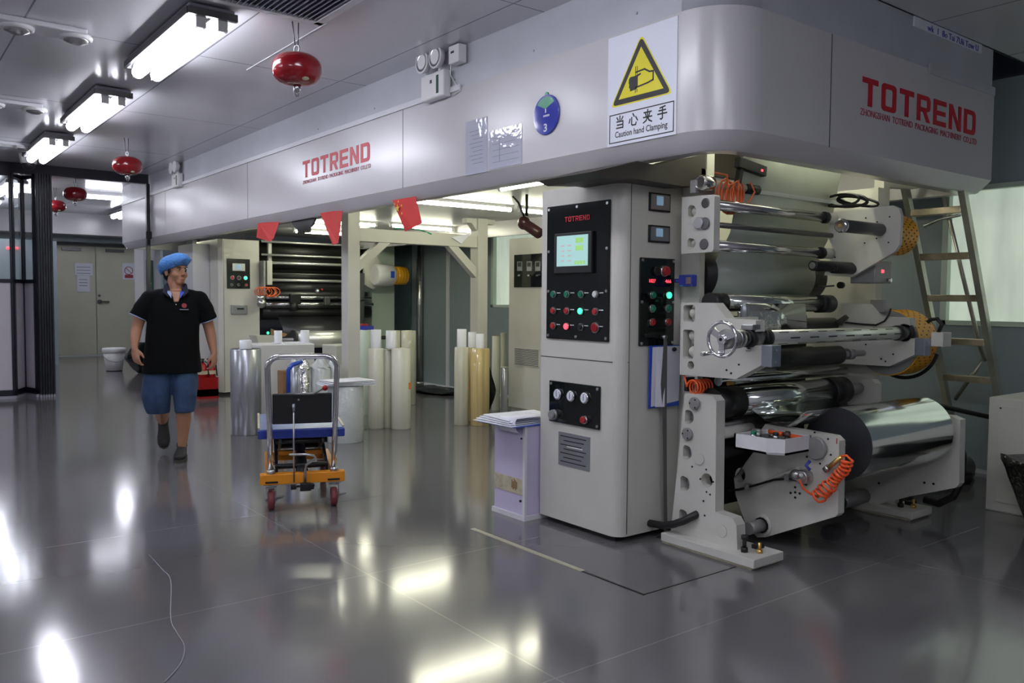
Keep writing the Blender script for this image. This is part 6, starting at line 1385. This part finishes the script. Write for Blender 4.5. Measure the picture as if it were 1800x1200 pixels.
# hairnet
rings = []; 
for i in range(9):
    t_ = i / 8; r_ = (.097 + .022 * math.sin(t_ * PI * .55)) * math.cos(max(0, t_ - .25) / .75 * PI / 2 * .985) if t_ > .25 else .094 + .026 * t_ / .25 * 1
    zz = 1.643 + .122 * math.sin(t_ * PI / 2)
    ring_ = []
    for k in range(48):
        a = 2 * PI * k / 48; puff = 1 + .022 * math.sin(9 * a + 3 * t_) + .018 * math.sin(17 * a) * (1 - t_)
        tilt = (-math.sin(a) * -.0 - math.sin(a) * .046 + .012 * math.cos(a)) * (1 - t_ * .85) - .0 + .006 * math.sin(7 * a) * (1 - t_)
        ring_.append(hd(r_ * puff * math.cos(a), .012 + r_ * 1.12 * puff * math.sin(a), zz + tilt + (-.0)))
    rings.append(ring_)
L(B().m('capblue').loft(rings), 'hairnet', man)
# polo shirt
b = B().m('polo'); rings = []
for (z, cx, hw_, hd_) in ((.752, -.035, .24, .172), (.83, -.035, .232, .172), (.95, -.033, .218, .172), (1.08, -.028, .213, .168), (1.2, -.02, .212, .156), (1.3, -.015, .215, .142), (1.37, -.01, .205, .122), (1.42, -.007, .165, .10), (1.450, -.004, .105, .08)):
    rings.append([V(cx + hw_ * (abs(math.cos(a)) ** .75) * (1 if math.cos(a) > 0 else -1) * (1 + .012 * math.sin(6 * a + z * 9)), .012 + hd_ * math.copysign(abs(math.sin(a)) ** .8, math.sin(a)) * (1 + .02 * math.sin(5 * a + 12 * z)), z) for a in [2 * PI * k / 40 for k in range(40)]])
b.loft(rings)
capsule(b, [(V(-.06, .008, 1.415), .062), (V(-.13, .005, 1.39), .075), (V(-.20, .0, 1.372), .083), (V(-.262, -.008, 1.29), .078)]); b.cyl(V(-.262, -.008, 1.285), V(-.293, -.012, 1.225), .075, r2=.078, seg=24)
capsule(b, [(V(.055, .008, 1.415), .062), (V(.12, .005, 1.388), .075), (V(.185, .0, 1.37), .083), (V(.236, .018, 1.28), .078)]); b.cyl(V(.236, .018, 1.27), V(.262, .026, 1.20), .075, r2=.078, seg=24)
shirt = fuse(b, 'polo_shirt', .008, man, 4, 'polo')
for (c_, ax) in ((V(-.294, -.012, 1.224), V(-.4, -.05, -.8)), (V(.263, .026, 1.198), V(.34, .1, -.9))): L(B().m('collar').torus(c_, ax, .0735, .0035, 32, 6), 'sleeve_stripe', shirt)
# collar flaps
for s in (-1, 1):
    b = B().m('navy'); b.prism([V(s * .075, .05, 1.515), V(s * .084, -.03, 1.505), V(s * .095, -.105, 1.44), V(s * .055, -.132, 1.40), V(s * .045, -.09, 1.465), V(s * .062, -.02, 1.515)], (s * .006, -.006, 0)); L(b, 'collar', shirt)
    b = B().m('collar' if s < 0 else 'bluetape'); b.prism([V(s * .055, -.07, 1.47), V(s * .066, -.118, 1.432), V(s * .034, -.142, 1.385), V(s * .032, -.115, 1.425)], (0, -.006, .002)); L(b, 'collar_lining', shirt)
L(B().m('inkred').cyl(V(.065, -.136, 1.325), V(.066, -.148, 1.325), .020, seg=20), 'chest_emblem', shirt); L(B().m('inkgrey').box(.03, .10, -.15, -.138, 1.288, 1.296), 'chest_lettering', shirt)
L(B().m('core').sphere(V(.002, -.148, 1.335), .005, 8, 6), 'button', shirt)
# shorts
b = B().m('denim')
capsule(b, [(V(-.11, .005, .80), .105), (V(.045, .005, .80), .105)])
b.loft([[V(cx + r_ * 1.04 * math.cos(a) * (1 + .03 * math.sin(5 * a + z * 20)), cy + r_ * 1.1 * math.sin(a), z) for a in [2 * PI * k / 28 for k in range(28)]] for (z, cx, cy, r_) in ((.86, -.11, .005, .10), (.7, -.145, .01, .125), (.56, -.162, 0, .115), (.46, -.158, .0, .1), (.405, -.152, .012, .088))])
b.loft([[V(cx + r_ * math.cos(a) * (1 + .03 * math.sin(5 * a + z * 20)), cy + r_ * 1.15 * math.sin(a), z) for a in [2 * PI * k / 28 for k in range(28)]] for (z, cx, cy, r_) in ((.86, .045, .005, .10), (.7, .06, -.02, .112), (.56, .066, -.045, .098), (.46, .062, -.05, .086), (.412, .055, -.05, .078))])
fuse(b, 'denim_shorts', .008, man, 3, 'denim')
# shoes
def shoe(c, yaw, pitch, name):
    R3 = Matrix.Rotation(yaw, 3, 'Z') @ Matrix.Rotation(pitch, 3, 'X'); 
    def T(x, y, z): return c + R3 @ V(x, y, z)
    rings = []
    for (y, w_, h0, h1) in ((.085, .02, .012, .06), (.075, .034, .004, .085), (.04, .040, .0, .10), (0, .042, .0, .095), (-.05, .045, .0, .078), (-.10, .052, .0, .062), (-.15, .050, .0, .052), (-.185, .036, .006, .042), (-.20, .016, .012, .032)):
        zc = (h0 + h1) / 2; hz = (h1 - h0) / 2; rings.append([T(w_ * math.copysign(abs(math.cos(a)) ** .7, math.cos(a)), y, .022 + zc + hz * math.copysign(abs(math.sin(a)) ** .75, math.sin(a))) for a in [2 * PI * k / 24 for k in range(24)]])
    b = B().m('shoe').loft(rings); b.lathe([(0, .044), (.035, .043)], T(0, .038, .10), R3 @ V(0, .1, 1), 20); o = L(b, name, man)
    sl = [[T(w_ * 1.06 * math.cos(a) if 0 else x, y, z) for (x, y) in [( .036, .095), (.044, .04), (.044, -.04), (.054, -.10), (.052, -.15), (.035, -.195), (0, -.21), (-.035, -.195), (-.052, -.15), (-.054, -.10), (-.044, -.04), (-.044, .04), (-.036, .095), (0, .102)]] for z in (.0, .028) for w_ in (0,)]
    L(B().m('sole').loft(sl, smooth=False), 'sole', o)
    for k in range(4): L(B().m('sole').box(-.022, .022, -.03 - .022 * k, -.02 - .022 * k, 0, .003), 'lace', o) if 0 else None
shoe(V(.03, .0, 0), -.10, 0, 'shoe'); shoe(V(-.12, .47, .215), .05, 1.12, 'shoe')
